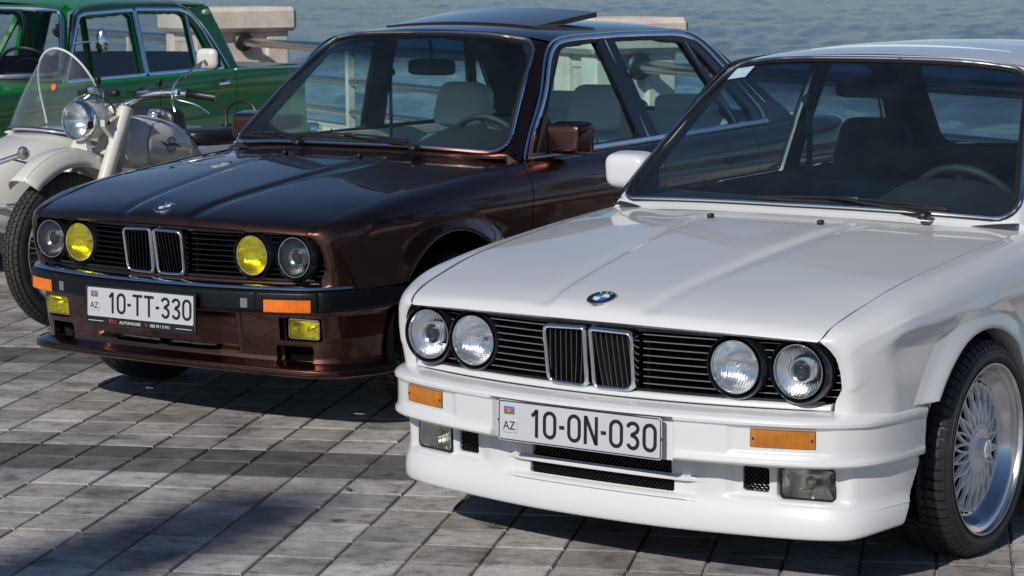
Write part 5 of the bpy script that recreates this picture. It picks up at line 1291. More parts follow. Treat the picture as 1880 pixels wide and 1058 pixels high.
        for y in np.linspace(1.262, 3.235, 90):
            zb = np.interp(y, [1.2, 1.7, 2.7, 3.3], [.846, .852, .868, .880]); x = max(side_x(y, zb+.012), .738); G.append([(sx*(x-.012), y, zb+.022), (sx*(x+.004), y, zb+.021), (sx*(x+.0085), y, zb+.011), (sx*(x+.007), y, zb+.001), (sx*(x-.006), y, zb-.003)])
        b = MB(); b.grid(np.array(G), flip=sx > 0); b.build('belt_trim', tr, car, smooth=60)
        # mirrors
        ms = MB(); mx, my, mz = .738, 1.455, (.940 if W else .920)
        def tp(P):
            P = P.copy(); P[..., 2] *= (.86+.14*P[..., 1]); P[..., 0] *= 1+.04*P[..., 2]; return P
        def tp2(P):
            P = P.copy(); k_ = (P[..., 1]+1)/2; P[..., 2] *= .80+.20*k_; P[..., 0] = P[..., 0]*(.88+.12*k_)*(1-.05*(1-P[..., 2])*(P[..., 0]*sx > 0)); return P
        rbox(ms, (sx*(mx+.068), my, mz), (.188, .105, .140), .50 if W else .30, 12, taper=tp2)
        mo = ms.build('door_mirror', Wp, car, smooth=60)
        b = MB(); b.grid(np.array([[(sx*(mx+.068)+x*.95, my+.054, mz+z*.95)] for x, z in rrect(.17, .12, .02)]).repeat(2, 1)*1.0, cu=True); b.add([(sx*(mx+.068)+x, my+.0535, mz+z) for x, z in rrect(.166, .116, .02)], [tuple(range(28))]); b.build('mirror_glass', M_['chrome'], mo)
        b = MB(); rbox(b, (sx*.745, 1.435, .925), (.09, .055, .060), .5, 6); b.prism([(sx*.722, 1.335, .868), (sx*.722, 1.49, .874), (sx*.690, 1.46, 1.005)], (sx, 0, 0), .022); b.build('mirror_foot', M_['black_plastic'], mo, smooth=30)
    # boot and tail
    xs = np.linspace(-1, 1, 41); ys = np.linspace(0, 1, 24); P = np.zeros((24, 41, 3))
    for j, s in enumerate(xs):
        a = abs(s); y0 = 3.655-.09*a**2
        for i, q in enumerate(ys):
            y = y0+(4.07-y0)*q; P[i, j] = (s*np.interp(y, [3.4, 3.7, 4.06], [.712, .698, .658]), y, .892-.010*q*q-.016*a**3-(.03*(q-.93)/.07 if q > .93 else 0))
    sheet('boot_lid', P, Wp, car, rim=.01, out=(0, 0, 1), smooth=60)
    P = np.array([[(s*w_, y, z) for s in np.linspace(-1, 1, 30)] for y, z, w_ in ((4.07, .865, .66), (4.095, .80, .70), (4.10, .62, .74), (4.09, .48, .755))]); P[..., 1] -= .05*(np.abs(P[..., 0])/.75)**4
    rp = sheet('rear_panel', P, Wp, car, rim=0, out=(0, 1, 0))
    for sx in (-1, 1): b = MB(); b.box((sx*.52, 4.095, .68), (.30, .04, .14), bev=.01); b.build('tail_light', M_['fred'], car, smooth=30)
    b = MB(); b.box((0, 4.13, .45), (1.60, .16, .14), bev=.04); b.build('rear_bumper', M_['bumper_rubber'] if not W else Wp, car, smooth=40)
    b = MB(); b.box((0, 4.07, .31), (1.50, .06, .16), bev=.02); b.build('rear_apron', Wp, car, smooth=30)
    # underside
    b = MB(); b.box((0, 2.05, .20), (1.0, 3.9, .05)); b.box((0, .40, .22), (1.30, .55, .05)); b.box((0, 2.0, .20), (1.44, 1.80, .05)); b.box((0, 3.9, .26), (1.3, .35, .05)); b.build('underbody', M_['under'], car, smooth=0)
    # wheels
    for y in (AX0, AX1):
        for sx in (-1, 1):
            wheel(car, sx*(.822 if W else .815), y, sx, 'mesh' if W else 'bottle', 'wheel_white', 0.0)
    # ---- cabin
    tm, seat_m = (M_['dark_trim'], M_['dark_cloth']) if W else (M_['dark_trim'], M_['cream_leather'])
    card = M_['dark_trim'] if W else M_['cream_leather']
    cabin = []
    for sx in (-1, 1):
        ys = np.linspace(1.22, 3.3, 30); b = MB()
        b.grid(np.array([[(sx*.715, y, .872), (sx*.695, y, .868), (sx*.675, y, .80), (sx*.668, y, .55), (sx*.66, y, .25)] for y in ys]), flip=sx < 0); b.build('door_card', card, car)
        inner = FRAME_OUT[:]
        v, f = flat_side(round_poly(FRAME_OUT, .03, 3), -.028, .03, [p for _, p in polys]); b = MB(); b.add(v*np.array([sx, 1, 1]), f); b.build('pillar_trim', M_['dark_trim'], car, smooth=180)
    v3 = RP_.copy(); v3[..., 2] -= .028; v3[..., 0] *= .97; b = MB(); b.grid(v3, flip=True); b.build('headliner', M_['grey_head'], car)
    # front header + A pillars seen from inside
    for scr in (WS, RW):
        S2 = np.unique(np.r_[np.linspace(-1.1, 1.1, 60)]); T2 = np.linspace(-.05, 1.1, 30); Sg2, Tg2 = np.meshgrid(S2, T2, indexing='ij'); _, f = gridf(np.zeros((len(S2), 30, 3)))
        vp, fp = clip_mesh(np.column_stack([Sg2.ravel(), Tg2.ravel(), 0*Sg2.ravel()]), f, lambda p: sd_rr(p[:, 0]/.985, .5+(p[:, 1]-.5)/.97), 4); v3 = scr.ev(vp[:, 0], vp[:, 1]); v3[:, 1] += .022 if scr is WS else -.022; v3[:, 2] -= .012
        b = MB(); b.add(v3, fp); b.build('pillar_trim', M_['dark_trim'], car, smooth=180)
    # dashboard
    G = []
    for x in np.linspace(-.69, .69, 60):
        yb = 1.10+.10*(abs(x)/.69)**2; hump = (.082 if W else .070)*np.exp(-((x-.36)/.19)**4)
        G.append([(x, yb-.03, .855), (x, yb+.02, .868), (x, yb+.12, .874+.01*hump), (x, yb+.22, .878+hump*.55), (x, yb+.30, .882+hump), (x, yb+.37, .872+hump*.95), (x, yb+.40, .845+hump*.5), (x, yb+.41, .78), (x, yb+.38, .60), (x, yb+.30, .40)])
    b = MB(); b.grid(np.array(G), flip=False); dash = b.build('dashboard', M_['dark_trim'], car, smooth=60)
    # steering wheel
    st = thing('steering_wheel', None, None, (.36, 1.585, .822), parent=car); st.rotation_euler = (R(-64), 0, 0)
    b = MB(); b.tube([(.187*math.cos(a), .187*math.sin(a), 0) for a in np.linspace(0, 2*math.pi, 65)[:-1]], .0145, 12, closed=True); b.build('wheel_rim', M_['dark_trim'], st)
    b = MB(); rbox(b, (0, 0, -.015), (.13, .11, .05), .5, 6); b.build('wheel_boss', M_['dark_trim'], st)
    for a in (-20, 200, 270): b = MB(); b.tube([(.04*math.cos(R(a)), .04*math.sin(R(a)), -.01), (.185*math.cos(R(a)), .185*math.sin(R(a)), 0)], [.016, .010], 8, flat=.5); b.build('wheel_spoke', M_['dark_trim'], st)
    # seats
    def seat(x, y):
        t = thing('front_seat', None, None, (x, y, 0), parent=car)
        b = MB(); rbox(b, (0, -.06, .42), (.50, .56, .20), .45, 8); b.build('seat_cushion', seat_m, t)
        Mx = Matrix.Rotation(R(-17), 4, 'X')
        b = MB()
        def tb(P): P = P.copy(); z = P[..., 2]; P[..., 0] *= 1-.28*np.clip(z, 0, 1)**2.2; P[..., 1] -= .22*np.abs(P[..., 0])**3*(P[..., 1] < 0); return P
        rbox(b, (0, .235, .615), (.50, .16, .50), .42, 11, M=Mx, taper=tb); b.build('seat_back', seat_m, t)
        b = MB()
        rbox(b, (0, .330, .975), (.270, .115, .205), .40, 10, M=Mx, taper=lambda P: np.stack([P[..., 0]*(1-.08*P[..., 2]), P[..., 1], P[..., 2]], -1)); b.build('headrest', seat_m, t)
        for s in (-1, 1): b = MB(); b.tube([(s*.06, .30, .90), (s*.06, .33, .96)], .006, 8); b.build('headrest_post', M_['chrome'], t)
        return t
    seat(-.36, 2.06 if W else 2.07); seat(.36, 2.06 if W else 2.07)
    b = MB(); rbox(b, (0, 2.90, .42), (1.22, .55, .22), .4, 8); rbox(b, (0, 3.16, .70), (1.22, .20, .44), .30, 10, M=Matrix.Rotation(R(-14), 4, 'X')); rs = b.build('rear_seat', seat_m, car)
    if not W:
        for x in (-.33, .33): b = MB(); rbox(b, (x, 3.20, .945), (.30, .11, .12), .45, 8); b.build('headrest', seat_m, rs)
    b = MB(); b.grid(np.array([[(x, 3.20, .885), (x, 3.62, .893)] for x in np.linspace(-.66, .66, 12)])); b.build('parcel_shelf', M_['dark_trim'], car)
    b = MB(); b.box((0, 2.3, .26), (1.36, 2.1, .03)); b.build('cabin_floor', M_['void'], car, smooth=0)
    # rear view mirror, belts
    b = MB(); rbox(b, (-.03, 1.672, 1.225) if W else (.0, 1.66, 1.178), (.235, .03, .068), .4, 8); b.tube([(0, 1.665, 1.20), (0, 1.655, 1.26), (0, 1.648, 1.292)], .006, 8); b.build('rear_view_mirror', M_['black_plastic'], car)
    for sx in (-1, 1):
        by = 2.33 if W else 2.20; bx = 0 if W else .035
        b = MB(); b.grid(np.array([[(sx*(.60+bx), by, z), (sx*(.565+bx), by-.02, z)] for z in (1.13, .95, .75, .50)])); b.tube([(sx*(.605+bx), by, 1.15), (sx*(.575+bx), by-.01, 1.12)], .02, 8); b.build('seat_belt', M_['belt'] if W else M_['dark_trim'], car)
        b = MB(); b.tube([(sx*.69, 1.75 if W else 1.85, .866), (sx*.69, 1.75 if W else 1.85, .89)], .0045, 8); b.build('lock_pin', M_['black_plastic'], car)
    # wipers
    def wiper(base, tip, blade_a, blade_b):
        t = thing('wiper', None, None, parent=car); base, tip, ba_, bb_ = map(np.array, (base, tip, blade_a, blade_b))
        b = MB(); rbox(b, base, (.035, .05, .024), .6, 5); b.tube(spl([base+(0, 0, .008), base*.65+tip*.35+(0, 0, .010), tip+(0, 0, .008)], 14), [.0085]*4+[.0065]*6+[.005]*4, 8, flat=.6); b.build('wiper_arm', M_['black_plastic'], t)
        mid_ = (ba_+bb_)/2
        b = MB(); b.tube(spl([ba_+(0, 0, .004), mid_+(0, -.004, .016), bb_+(0, 0, .004)], 16), .0042, 6); b.tube([ba_, mid_, bb_], .0045, 6, flat=1.6); rbox(b, mid_+(0, -.004, .015), (.06, .016, .016), .6, 4); b.build('wiper_blade', M_['black_plastic'], t)
    def wsp(s, t, o=.014): p = WS.ev(np.array([s]), np.array([t]))[0]; return p+np.array((0, -o*.75, o*.6))
    if W: wiper(wsp(.63, -.075, .03), wsp(.18, .03), wsp(-.16, .02), wsp(.72, .02))
    else:
        wiper(wsp(.50, -.070, .03), wsp(.02, .035), wsp(-.42, .045), wsp(.42, .030)); wiper(wsp(-.30, -.065, .03), wsp(-.62, .04), wsp(-.93, .045), wsp(-.36, .03))
    return car
white_car = build_saloon('white', (0, 0, 0), 0, 'white boxy saloon with clear round headlights and plate 10-ON-030 parked nearest on the right')
brown_car = build_saloon('brown', (-2.44290965, .89514363, .04473246), .01480386, 'dark brown saloon with yellow inner headlights, black bumper and raised sunroof')
# keep the brown car's tyres on the ground
for o in children_of(brown_car):
    if o.name.startswith('wheel') and o.type == 'EMPTY': o.location.z -= .0447
# ---------------- green 1960s saloon behind ----------------
def build_green():
    ang_ = math.atan2(.282, .959)
    car = thing('parked_car', 'green 1960s saloon with chrome window frames and maroon seats parked at the back left', 'car', (-7.456, 4.320, 0), ang_)
    G = M_['green']; CH = M_['chrome']
    zs = [(.992, -.055), (.985, -.022), (.965, -.004), (.93, .004), (.885, .008), (.855, .004), (.84, -.006), (.80, -.006), (.74, -.001), (.66, .008), (.56, .014), (.46, .010), (.36, -.004), (.26, -.05)]
    def bw(y): return float(np.interp(y, [-1.85, -1.7, -1.2, -.4, 1.2, 2.4, 3.1, 3.45, 3.6], [.70, .79, .845, .872, .880, .876, .86, .83, .74]))
    def ztop(y): return float(np.interp(y, [-1.85, -1.2, -.2, 2.4, 3.5], [-.04, -.015, .0, .0, -.03]))
    rk = np.array(zs)
    segs = [(-1.85, .02, 'fender'), (.028, 1.075, 'door'), (1.083, 2.19, 'rear_door'), (2.198, 3.6, 'rear_quarter')]
    for sx in (-1, 1):
        for a, b_, nm in segs:
            ys = np.linspace(a, b_, int((b_-a)/.03)+2); zz = np.linspace(0, 1, 60); kn = np.linspace(0, 1, len(zs)); Bm = catmull(kn, zz); prf = Bm @ rk
            P = np.array([[(bw(y)+dx+.0025*math.sin(y*5.1+z*9)*0, y, z+ztop(y)*(z > .6)) for z, dx in prf] for y in ys])
            hl = [lambda p: np.hypot(p[:, 1]+.95, p[:, 2]-.34)-.37, lambda p: np.hypot(p[:, 1]-1.98, (p[:, 2]-.30)*1.1)-.36]
            o = sheet(nm, P, G, car, rim=.02, out=(1, 0, .2), holes=hl, mirror=sx < 0)
            if 'door' in nm:
                y0 = {'door': .83, 'rear_door': 2.00}[nm]; x = bw(y0)+.008
                b = MB(); b.tube([(sx*(x+.030), y0-.16, .905), (sx*(x+.034), y0-.02, .908)], .0085, 8, flat=1.0); b.tube([(sx*(x-.02), y0, .91), (sx*(x+.035), y0, .91)], .019, 12); b.build('door_handle', CH, o)
                b = MB(); rbox(b, (sx*(x-.004), y0-.07, .876), (.02, .11, .035), .5, 5); b.build('handle_recess', G, o)
        b = MB(); b.tube([(sx*(bw(y)-.006), y, .990+ztop(y)) for y in np.linspace(2.2, 3.5, 30)], .008, 6); b.build('waist_trim', CH, car)
        for ax in (-.95, 1.98):
            b = MB(); b.lathe([(.20, 0), (.30, .0), (.33, -.03), (.335, -.10), (.30, -.16)], 40, M=frame((sx*.80, ax, .335), (sx, 0, 0))); b.lathe([(0, .03), (.10, .02), (.13, .0), (.19, -.01), (.20, 0)], 30, M=frame((sx*.80, ax, .335), (sx, 0, 0))); b.build('wheel', [M_['rubber']], car)
    # side glass group
    def gx(y, z): return .80-.41*(np.asarray(z)-.98)+.0*np.asarray(y)
    polys = [('vent_glass', [(.10, 1.005), (.49, 1.362), (.535, 1.362), (.350, 1.005)]), ('door_glass', [(.365, 1.005), (.552, 1.365), (1.150, 1.388), (.985, 1.005)]),
             ('rear_door_glass', [(1.105, 1.008), (1.262, 1.390), (1.84, 1.378), (1.905, 1.352), (1.765, 1.012)]), ('quarter_glass', [(1.79, 1.012), (1.925, 1.34), (2.00, 1.27), (2.075, 1.014)])]
    outer = [(.02, .985), (.28, 1.225), (.45, 1.40), (.60, 1.437), (.9, 1.447), (1.5, 1.449), (1.85, 1.435), (2.02, 1.41), (2.31, 1.42), (2.34, 1.30), (2.40, .985)]
    rp = [(n_, round_poly(p, .02, 3)) for n_, p in polys]
    for sx in (-1, 1):
        ys = np.arange(-.02, 2.46, .04); zz = np.arange(.97, 1.49, .03); Y, Z = np.meshgrid(ys, zz, indexing='ij')
        v, f = gridf(np.stack([gx(Y, Z), Y, Z], -1)); v, f = clip_mesh(v, f, lambda p: -sd_poly(p[:, 1:], outer), 4)
        for _, p in rp: v, f = clip_mesh(v, f, lambda q, p=p: sd_poly(q[:, 1:], p), 4)
        v = v*np.array([sx, 1, 1]); v, f = rimmed(v, f, .03, (sx, 0, .3)); b = MB(); b.add(v, f); b.build('window_frame', G, car)
        for nm, p in rp:
            pc = np.stack([gx(p[:, 0], p[:, 1]), p[:, 0], p[:, 1]], 1)*np.array([sx, 1, 1])
            b = MB(); b.add(pc-np.array([sx*.012, 0, 0]), [tuple(range(len(pc)))]); g = b.build(nm, M_['green_glass'], car, smooth=0)
        for grp in (((.015, 1.0), (.47, 1.377), (.56, 1.392), (1.20, 1.408), (1.035, 1.0)), ((1.06, 1.0), (1.222, 1.410), (1.86, 1.400), (1.97, 1.372), (2.06, 1.28), (2.165, 1.0))):
            p = round_poly(grp, .03, 4); pc = np.stack([gx(p[:, 0], p[:, 1])+.006, p[:, 0], p[:, 1]], 1)*np.array([sx, 1, 1])
            b = MB(); b.tube(pc, .013, 8, closed=True, flat=.6, up=(sx, 0, .4)); b.build('window_trim', M_['chrome_trim'], car)
        for a, c in (((.357, 1.0), (.543, 1.37)), ((1.778, 1.0), (1.915, 1.36))):
            pc = [(sx*(float(gx(0, z))+.004), y, z) for y, z in (a, c)]; b = MB(); b.tube(pc, .011, 6, flat=.7); b.build('window_divider', M_['chrome_trim'] if a[0] > 1 else M_['gasket'], car)
        dr = spl([(.03, 1.02), (.30, 1.262), (.44, 1.40), (.57, 1.432), (.80, 1.446), (1.3, 1.452), (1.70, 1.446), (1.93, 1.41), (2.06, 1.32), (2.24, 1.0)], 60); pc = np.stack([gx(dr[:, 0], dr[:, 1])+.006, dr[:, 0], dr[:, 1]], 1)*np.array([sx, 1, 1])
        b = MB(); b.tube(pc, .009, 6); b.build('drip_rail', CH, car)
        b = MB(); rbox(b, (sx*.645, 2.225, 1.375), (.035, .085, .038), .7, 6); b.build('pillar_lamp', M_['plate_white'], car)
        b = MB(); b.tube([(sx*.700, .27, 1.215), (sx*.78, .29, 1.225), (sx*.86, .32, 1.232)], .006, 8); o_ = b.build('door_mirror', CH, car)
        b = MB(); b.grid(np.array([[(sx*.875+q*x, .335-.03*(1-q)**.6, 1.235+q*z) for q in (0, .35, .65, .85, 1.0)] for x, z in [(.042*math.cos(a)*(1-.25*math.sin(a)), .078*math.sin(a)) for a in np.linspace(0, 2*math.pi, 25)[:-1]]]), cu=True); b.build('mirror_head', CH, o_, smooth=60)
    # screens
    def scr(bot, top, nm):
        S_ = Screen(bot, top, [tuple(np.array(p)+(0, 0, -.03)) for p in bot], [tuple(np.array(p)+(0, 0, .02)) for p in top], bulge=0)
        Sg, Tg = np.meshgrid(np.linspace(-1, 1, 41), np.linspace(0, 1, 13), indexing='ij'); _, f = gridf(np.zeros((41, 13, 3))); vp, fp = clip_mesh(np.column_stack([Sg.ravel(), Tg.ravel(), 0*Sg.ravel()]), f, lambda p: -sd_rr(p[:, 0], p[:, 1]), 3)
        b = MB(); b.add(S_.ev(vp[:, 0], vp[:, 1]), fp); g = b.build(nm, M_['green_glass'], car, smooth=180)
        pr_ = rr_param(120); b = MB(); b.tube(S_.ev(pr_[:, 0], pr_[:, 1]), .016, 8, closed=True); b.build('screen_trim', CH, g)
        Sg, Tg = np.meshgrid(np.linspace(-1.1, 1.1, 61), np.linspace(-.1, 1.1, 21), indexing='ij'); _, f = gridf(np.zeros((61, 21, 3))); vp, fp = clip_mesh(np.column_stack([Sg.ravel(), Tg.ravel(), 0*Sg.ravel()]), f, lambda p: sd_rr(p[:, 0], p[:, 1]), 3)
        b = MB(); v3 = S_.ev(vp[:, 0], vp[:, 1]); sgn = np.clip((np.abs(vp[:, 0])-1)/.1, 0, 1); v3[:, 0] += np.sign(vp[:, 0])*sgn*.012; v3[:, 1] += sgn*(.05 if nm == 'windscreen' else -.05); b.add(v3, fp); b.build('screen_frame', G, car, smooth=180)
    scr([(0, -.16, 1.03), (.3, -.14, 1.03), (.6, -.06, 1.035), (.755, .05, 1.04)], [(0, .24, 1.435), (.25, .245, 1.433), (.5, .27, 1.425), (.610, .33, 1.41)], 'windscreen')
    scr([(0, 2.72, 1.0), (.3, 2.70, 1.0), (.6, 2.58, 1.0), (.775, 2.41, 1.0)], [(0, 2.40, 1.43), (.25, 2.395, 1.428), (.45, 2.37, 1.42), (.600, 2.31, 1.41)], 'rear_window')
    P = np.zeros((30, 41, 3))
    for j, s in enumerate(np.linspace(-1, 1, 41)):
        for i, q in enumerate(np.linspace(0, 1, 30)):
            y = .25+.10*abs(s)**3+q*(2.38-.25-.13*abs(s)**3); ze = float(np.interp(y, [.28, .45, .60, .9, 1.5, 1.85, 2.1, 2.31], [1.395, 1.412, 1.437, 1.447, 1.449, 1.440, 1.428, 1.420])); zc = 1.505-.07*(abs(q-.5)*2)**2.2; P[i, j] = (s*(.80-.41*(ze-.98)+.003), y, ze+(max(zc, ze+.012)-ze)*(1-abs(s)**2.2))
    sheet('roof', P, G, car, rim=0, out=(0, 0, 1))
    P = np.array([[(s*(bw(y)-.05), y, .985+.035*(1-s*s)*(1)-.03*max(0, (-1.2-y))) for s in np.linspace(-1, 1, 31)] for y in np.linspace(-1.85, -.10, 30)]); P[..., 2] += .012*(1-sst(.05, .12, np.abs(P[..., 0]))); sheet('bonnet', P, G, car, rim=.02, out=(0, 0, 1))
    P = np.array([[(s*(bw(y)-.05), y, .988+.012*(1-s*s)-.03*max(0, y-3.2)) for s in np.linspace(-1, 1, 31)] for y in np.linspace(2.60, 3.55, 16)]); sheet('boot_lid', P, G, car, rim=.02, out=(0, 0, 1))
    b = MB(); b.grid(np.array([[(s*.84*(1-.1*abs(s)**4), y, z) for s in np.linspace(-1, 1, 21)] for y, z in ((3.55, .97), (3.62, .85), (3.60, .35))])); b.build('rear_panel', G, car)
    b = MB(); b.grid(np.array([[(s*.74, y+.02, z) for s in np.linspace(-1, 1, 21)] for y, z in ((-1.84, .955), (-1.87, .90), (-1.87, .80), (-1.85, .40))])); b.build('front_panel', G, car)
    for k in range(9): b = MB(); b.box((0, -1.885, .60+.024*k), (.94, .03, .008)); b.build('grille_bar', CH, car, smooth=0)
    b = MB(); b.box((0, -1.858, .70), (.98, .02, .24)); b.build('grille_backing', M_['void'], car, smooth=0)
    for sx in (-1, 1):
        Ml = frame((sx*.615, -1.875, .72), (0, -1, 0)); b = MB(); b.lathe([(.118, -.03), (.120, .01), (.105, .022), (.095, .012)], 32, M=Ml); b.build('headlight_rim', CH, car); b = MB(); b.lathe([(.10, .008), (.07, .022), (0, .03)], 32, M=Ml); b.build('headlight', M_['reflector'], car)
    for y in (-1.98, 3.70): b = MB(); b.box((0, y, .48), (1.70, .08, .11), bev=.035); b.build('bumper', CH, car, smooth=50)
    b = MB(); b.box((0, .9, .30), (1.6, 5.2, .08)); b.box((0, -1.0, .62), (1.2, 1.3, .5)); b.build('underbody', M_['under'], car, smooth=0)
    for sx in (-1, 1):
        b = MB(); b.grid(np.array([[(sx*.80, y, .99), (sx*.775, y, .96), (sx*.77, y, .4)] for y in np.linspace(-.02, 2.4, 12)])); b.build('door_card', M_['maroon'], car)
    b = MB(); v3 = P*0
    b = MB(); b.grid(np.array([[(s*.585, .36+q*1.92, 1.425+.045*(1-s*s)) for s in np.linspace(-1, 1, 15)] for q in np.linspace(0, 1, 10)])); b.build('headliner', M_['grey_head'], car)
    for y, zt in ((1.02, 1.11), (2.12, 1.10)):
        b = MB(); rbox(b, (0, y, .62), (1.40, .55, .24), .35, 8); rbox(b, (0, y+.27, .84), (1.40, .17, zt-.58), .3, 10, M=Matrix.Rotation(R(-10), 4, 'X')); b.build('bench_seat', M_['maroon'], car)
    b = MB(); rbox(b, (0, .02, .95), (1.45, .38, .14), .4, 8); b.build('dashboard', M_['dark_trim'], car)
    st = thing('steering_wheel', None, None, (.36, .40, 1.03), parent=car); st.rotation_euler = (R(-50), 0, 0)
    b = MB(); b.tube([(.21*math.cos(a), .21*math.sin(a), 0) for a in np.linspace(0, 2*math.pi, 49)[:-1]], .011, 8, closed=True); b.tube([(.12*math.cos(a), .12*math.sin(a), .01) for a in np.linspace(0, 2*math.pi, 33)[:-1]], .004, 6, closed=True); b.tube([(-.2, 0, 0), (.2, 0, 0)], .009, 6); b.build('wheel_rim', M_['black_plastic'], st)
    b = MB(); rbox(b, (0, .30, 1.36), (.22, .03, .06), .4, 6); b.build('rear_view_mirror', M_['black_plastic'], car)
    return car
green_car = build_green()
# ---------------- cream motorcycle with sidecar ----------------
def build_moto():
    bk = thing('motorcycle', 'cream vintage motorcycle with a sidecar standing between the brown and green cars', 'motorcycle', (-4.427, 2.332, 0))
    CR, CH, BL = M_['cream'], M_['chrome'], M_['black_plastic']
    def spoke_wheel(y, nm):
        w = thing('wheel', None, None, (0, y, .360), parent=bk); w.rotation_euler = (R(90), 0, R(90))
        prof_ = [(.258, -.030), (.272, -.044), (.300, -.052), (.328, -.046), (.346, -.030), (.352, -.012), (.353, 0), (.352, .012), (.346, .030), (.328, .046), (.300, .052), (.272, .044), (.258, .030)]
        b = MB(); b.lathe(prof_, 90); ty = b.build('tyre', M_['dusty_rubber'], w, smooth=180)
        b = MB(); n = 74
        rows = [(-.040, .012, .3405, -.9), (-.0215, .0165, .3515, -.28), (0, .0165, .3545, 0), (.0215, .0165, .3515, .28), (.040, .012, .3405, .9)]
        for k in range(n):
            for i, (h, wd, rr, tl) in enumerate(rows):
                a0 = (k+(.5 if i % 2 else 0)+.10)/n*2*math.pi; a1 = a0+.78/n*2*math.pi
                v = []
                for a in (a0, a1):
                    for hh in (-wd/2, wd/2):
                        rad = rr-tl*hh*.9
                        for dr in (.0065, -.012): v.append(((rad+dr)*math.cos(a), (rad+dr)*math.sin(a), h+hh))
                b.add(v, [(0, 2, 6, 4), (0, 1, 3, 2), (4, 6, 7, 5), (0, 4, 5, 1), (2, 3, 7, 6)])
        b.build('tread', M_['dusty_rubber'], ty, smooth=0)
        b = MB(); b.lathe([(.262, -.034), (.255, -.028), (.244, -.020), (.240, 0), (.244, .020), (.255, .028), (.262, .034)], 80); b.lathe([(.262, .034), (.268, .036), (.266, .030)], 80); b.build('rim', CR, w, smooth=60)
        b = MB()
        for k in range(40):
            a = k/40*2*math.pi; s = 1 if k % 2 else -1; o = .35*(1 if (k//2) % 2 else -1); b.tube([(.045*math.cos(a+o), .045*math.sin(a+o), s*.035), (.243*math.cos(a), .243*math.sin(a), 0)], .0018, 5)
        b.build('spokes', CH, w, kind='stuff')
        b = MB(); b.lathe([(0, -.06), (.03, -.06), (.095, -.04), (.10, .03), (.05, .05), (.02, .07), (0, .07)], 30); b.build('hub', M_['alu'], w, smooth=40)
    spoke_wheel(0, 'f'); spoke_wheel(1.43, 'r')
    # front mudguard: wide hoop over the wheel, flared lip at the front
    b = MB(); Gd = []
    for a in np.linspace(R(-128), R(52), 40):   # angle from straight up, negative = forward
        rr = .435+.012*math.cos(a); fl = max(0, (-a-R(30))/R(16)) ; row = []
        for q in np.linspace(-1, 1, 17):
            w_ = .088+.006*fl; x = q*w_; rad = rr-.085*abs(q)**3.2*(1-.2*fl)
            row.append((x, math.sin(a)*rad*.98+.02, .40+math.cos(a)*rad*.96))
        Gd.append(row)
    Gd = [r_ for r_ in Gd]
    i0 = int(40*(128-46)/180)
    G2 = np.array(Gd[i0:]); 
    v, f = gridf(G2); v, f = rimmed(v, f, .006, lambda p: 0) if False else (v, f)
    fd = MB().add(v, f).build('front_mudguard', CR, bk, smooth=60)
    sol = fd.modifiers.new('thickness', 'SOLIDIFY'); sol.thickness = .004; sol.offset = 0
    for s in (-.55, .55):
        j = 8+int(round(s*8)); pth = G2[:, j]+np.array((0, 0, 0)); nrm = pth-np.array((0, .02, .40)); nrm[:, 0] = 0; nrm /= np.linalg.norm(nrm, axis=1, keepdims=True)
        b = MB(); b.tube(pth+nrm*.001, .0016, 5); b.build('pinstripe', M_['logo_dark'], fd)
    # fork legs with wide upper shrouds
    for sx in (-1, 1):
        ax_ = np.array((sx*.115, 0, .36)); tp = np.array((sx*.118, .300, 1.000)); d = tp-ax_
        P_ = lambda t: ax_+d*t
        b = MB(); b.tube([P_(0), P_(.46)], .026, 14); b.build('fork_slider', CR, bk)
        b = MB(); b.tube([P_(.40), P_(.72), P_(.74), P_(.97), P_(1.0)], [.034, .034, .031, .036, .033], 16); leg = b.build('fork_leg', CR, bk, smooth=50)
        b = MB(); b.tube([P_(.985), P_(1.0), P_(1.012)], [.037, .036, .024], 16); b.build('fork_cap', CR, leg)
        # gusset reaching forward to the headlamp
        q = [P_(.97)+(0, -.02, 0), P_(.90)+(0, -.10, 0), (sx*.112, .150, .955), (sx*.112, .150, .925), (sx*.115, .200, .87), P_(.70)+(0, -.01, 0), P_(.70), P_(.97)]
        q = np.array(q); q[:, 0] = sx*.100; b = MB(); b.prism(q, (sx, 0, 0), .028); b.build('lamp_bracket', CR, leg, smooth=30)
        b = MB(); b.lathe([(0, .006), (.009, .005), (.011, 0)], 12, M=frame((sx*.129, .172, .942), (sx, 0, 0))); b.build('bracket_bolt', BL, leg)
    b = MB(); b.box((0, .305, .985), (.26, .06, .03), bev=.01); b.box((0, .235, .80), (.26, .06, .03), bev=.01); b.tube([(0, .24, .78), (0, .34, 1.0)], .03, 12); b.build('fork_yoke', CR, bk, smooth=40)
    # headlamp
    hd = thing('headlamp', 'round headlamp with chrome rim and cream shell', None, (0, .115, .950), parent=bk); Mh = frame((0, 0, 0), (-.0, -1, .03), (1, 0, 0)); r = .083
    b = MB(); b.lathe([(r*1.07, .0), (r*1.08, -.03), (r*1.02, -.08), (r*.85, -.14), (r*.5, -.19), (0, -.205)], 40, M=Mh); b.build('lamp_shell', CR, hd, smooth=60)
    b = MB(); b.lathe([(r*.96, .026), (r*1.02, .030), (r*1.10, .022), (r*1.13, .004), (r*1.11, -.018), (r*1.06, -.022)], 48, M=Mh); b.build('lamp_rim', CH, hd, smooth=60)
    P = []
    for a in np.linspace(0, 2*math.pi, 73)[:-1]: P.append([(q*r*math.cos(a), q*r*math.sin(a), .02-.065*(1-q*q)+.0018*math.sin(q*r*math.cos(a)*520)*min(1, q*2)) for q in np.linspace(.05, .97, 12)])
    b = MB(); b.grid(xf(np.array(P).reshape(-1, 3), Mh).reshape(72, 12, 3), cu=True); b.build('reflector', M_['reflector'], hd, smooth=180)
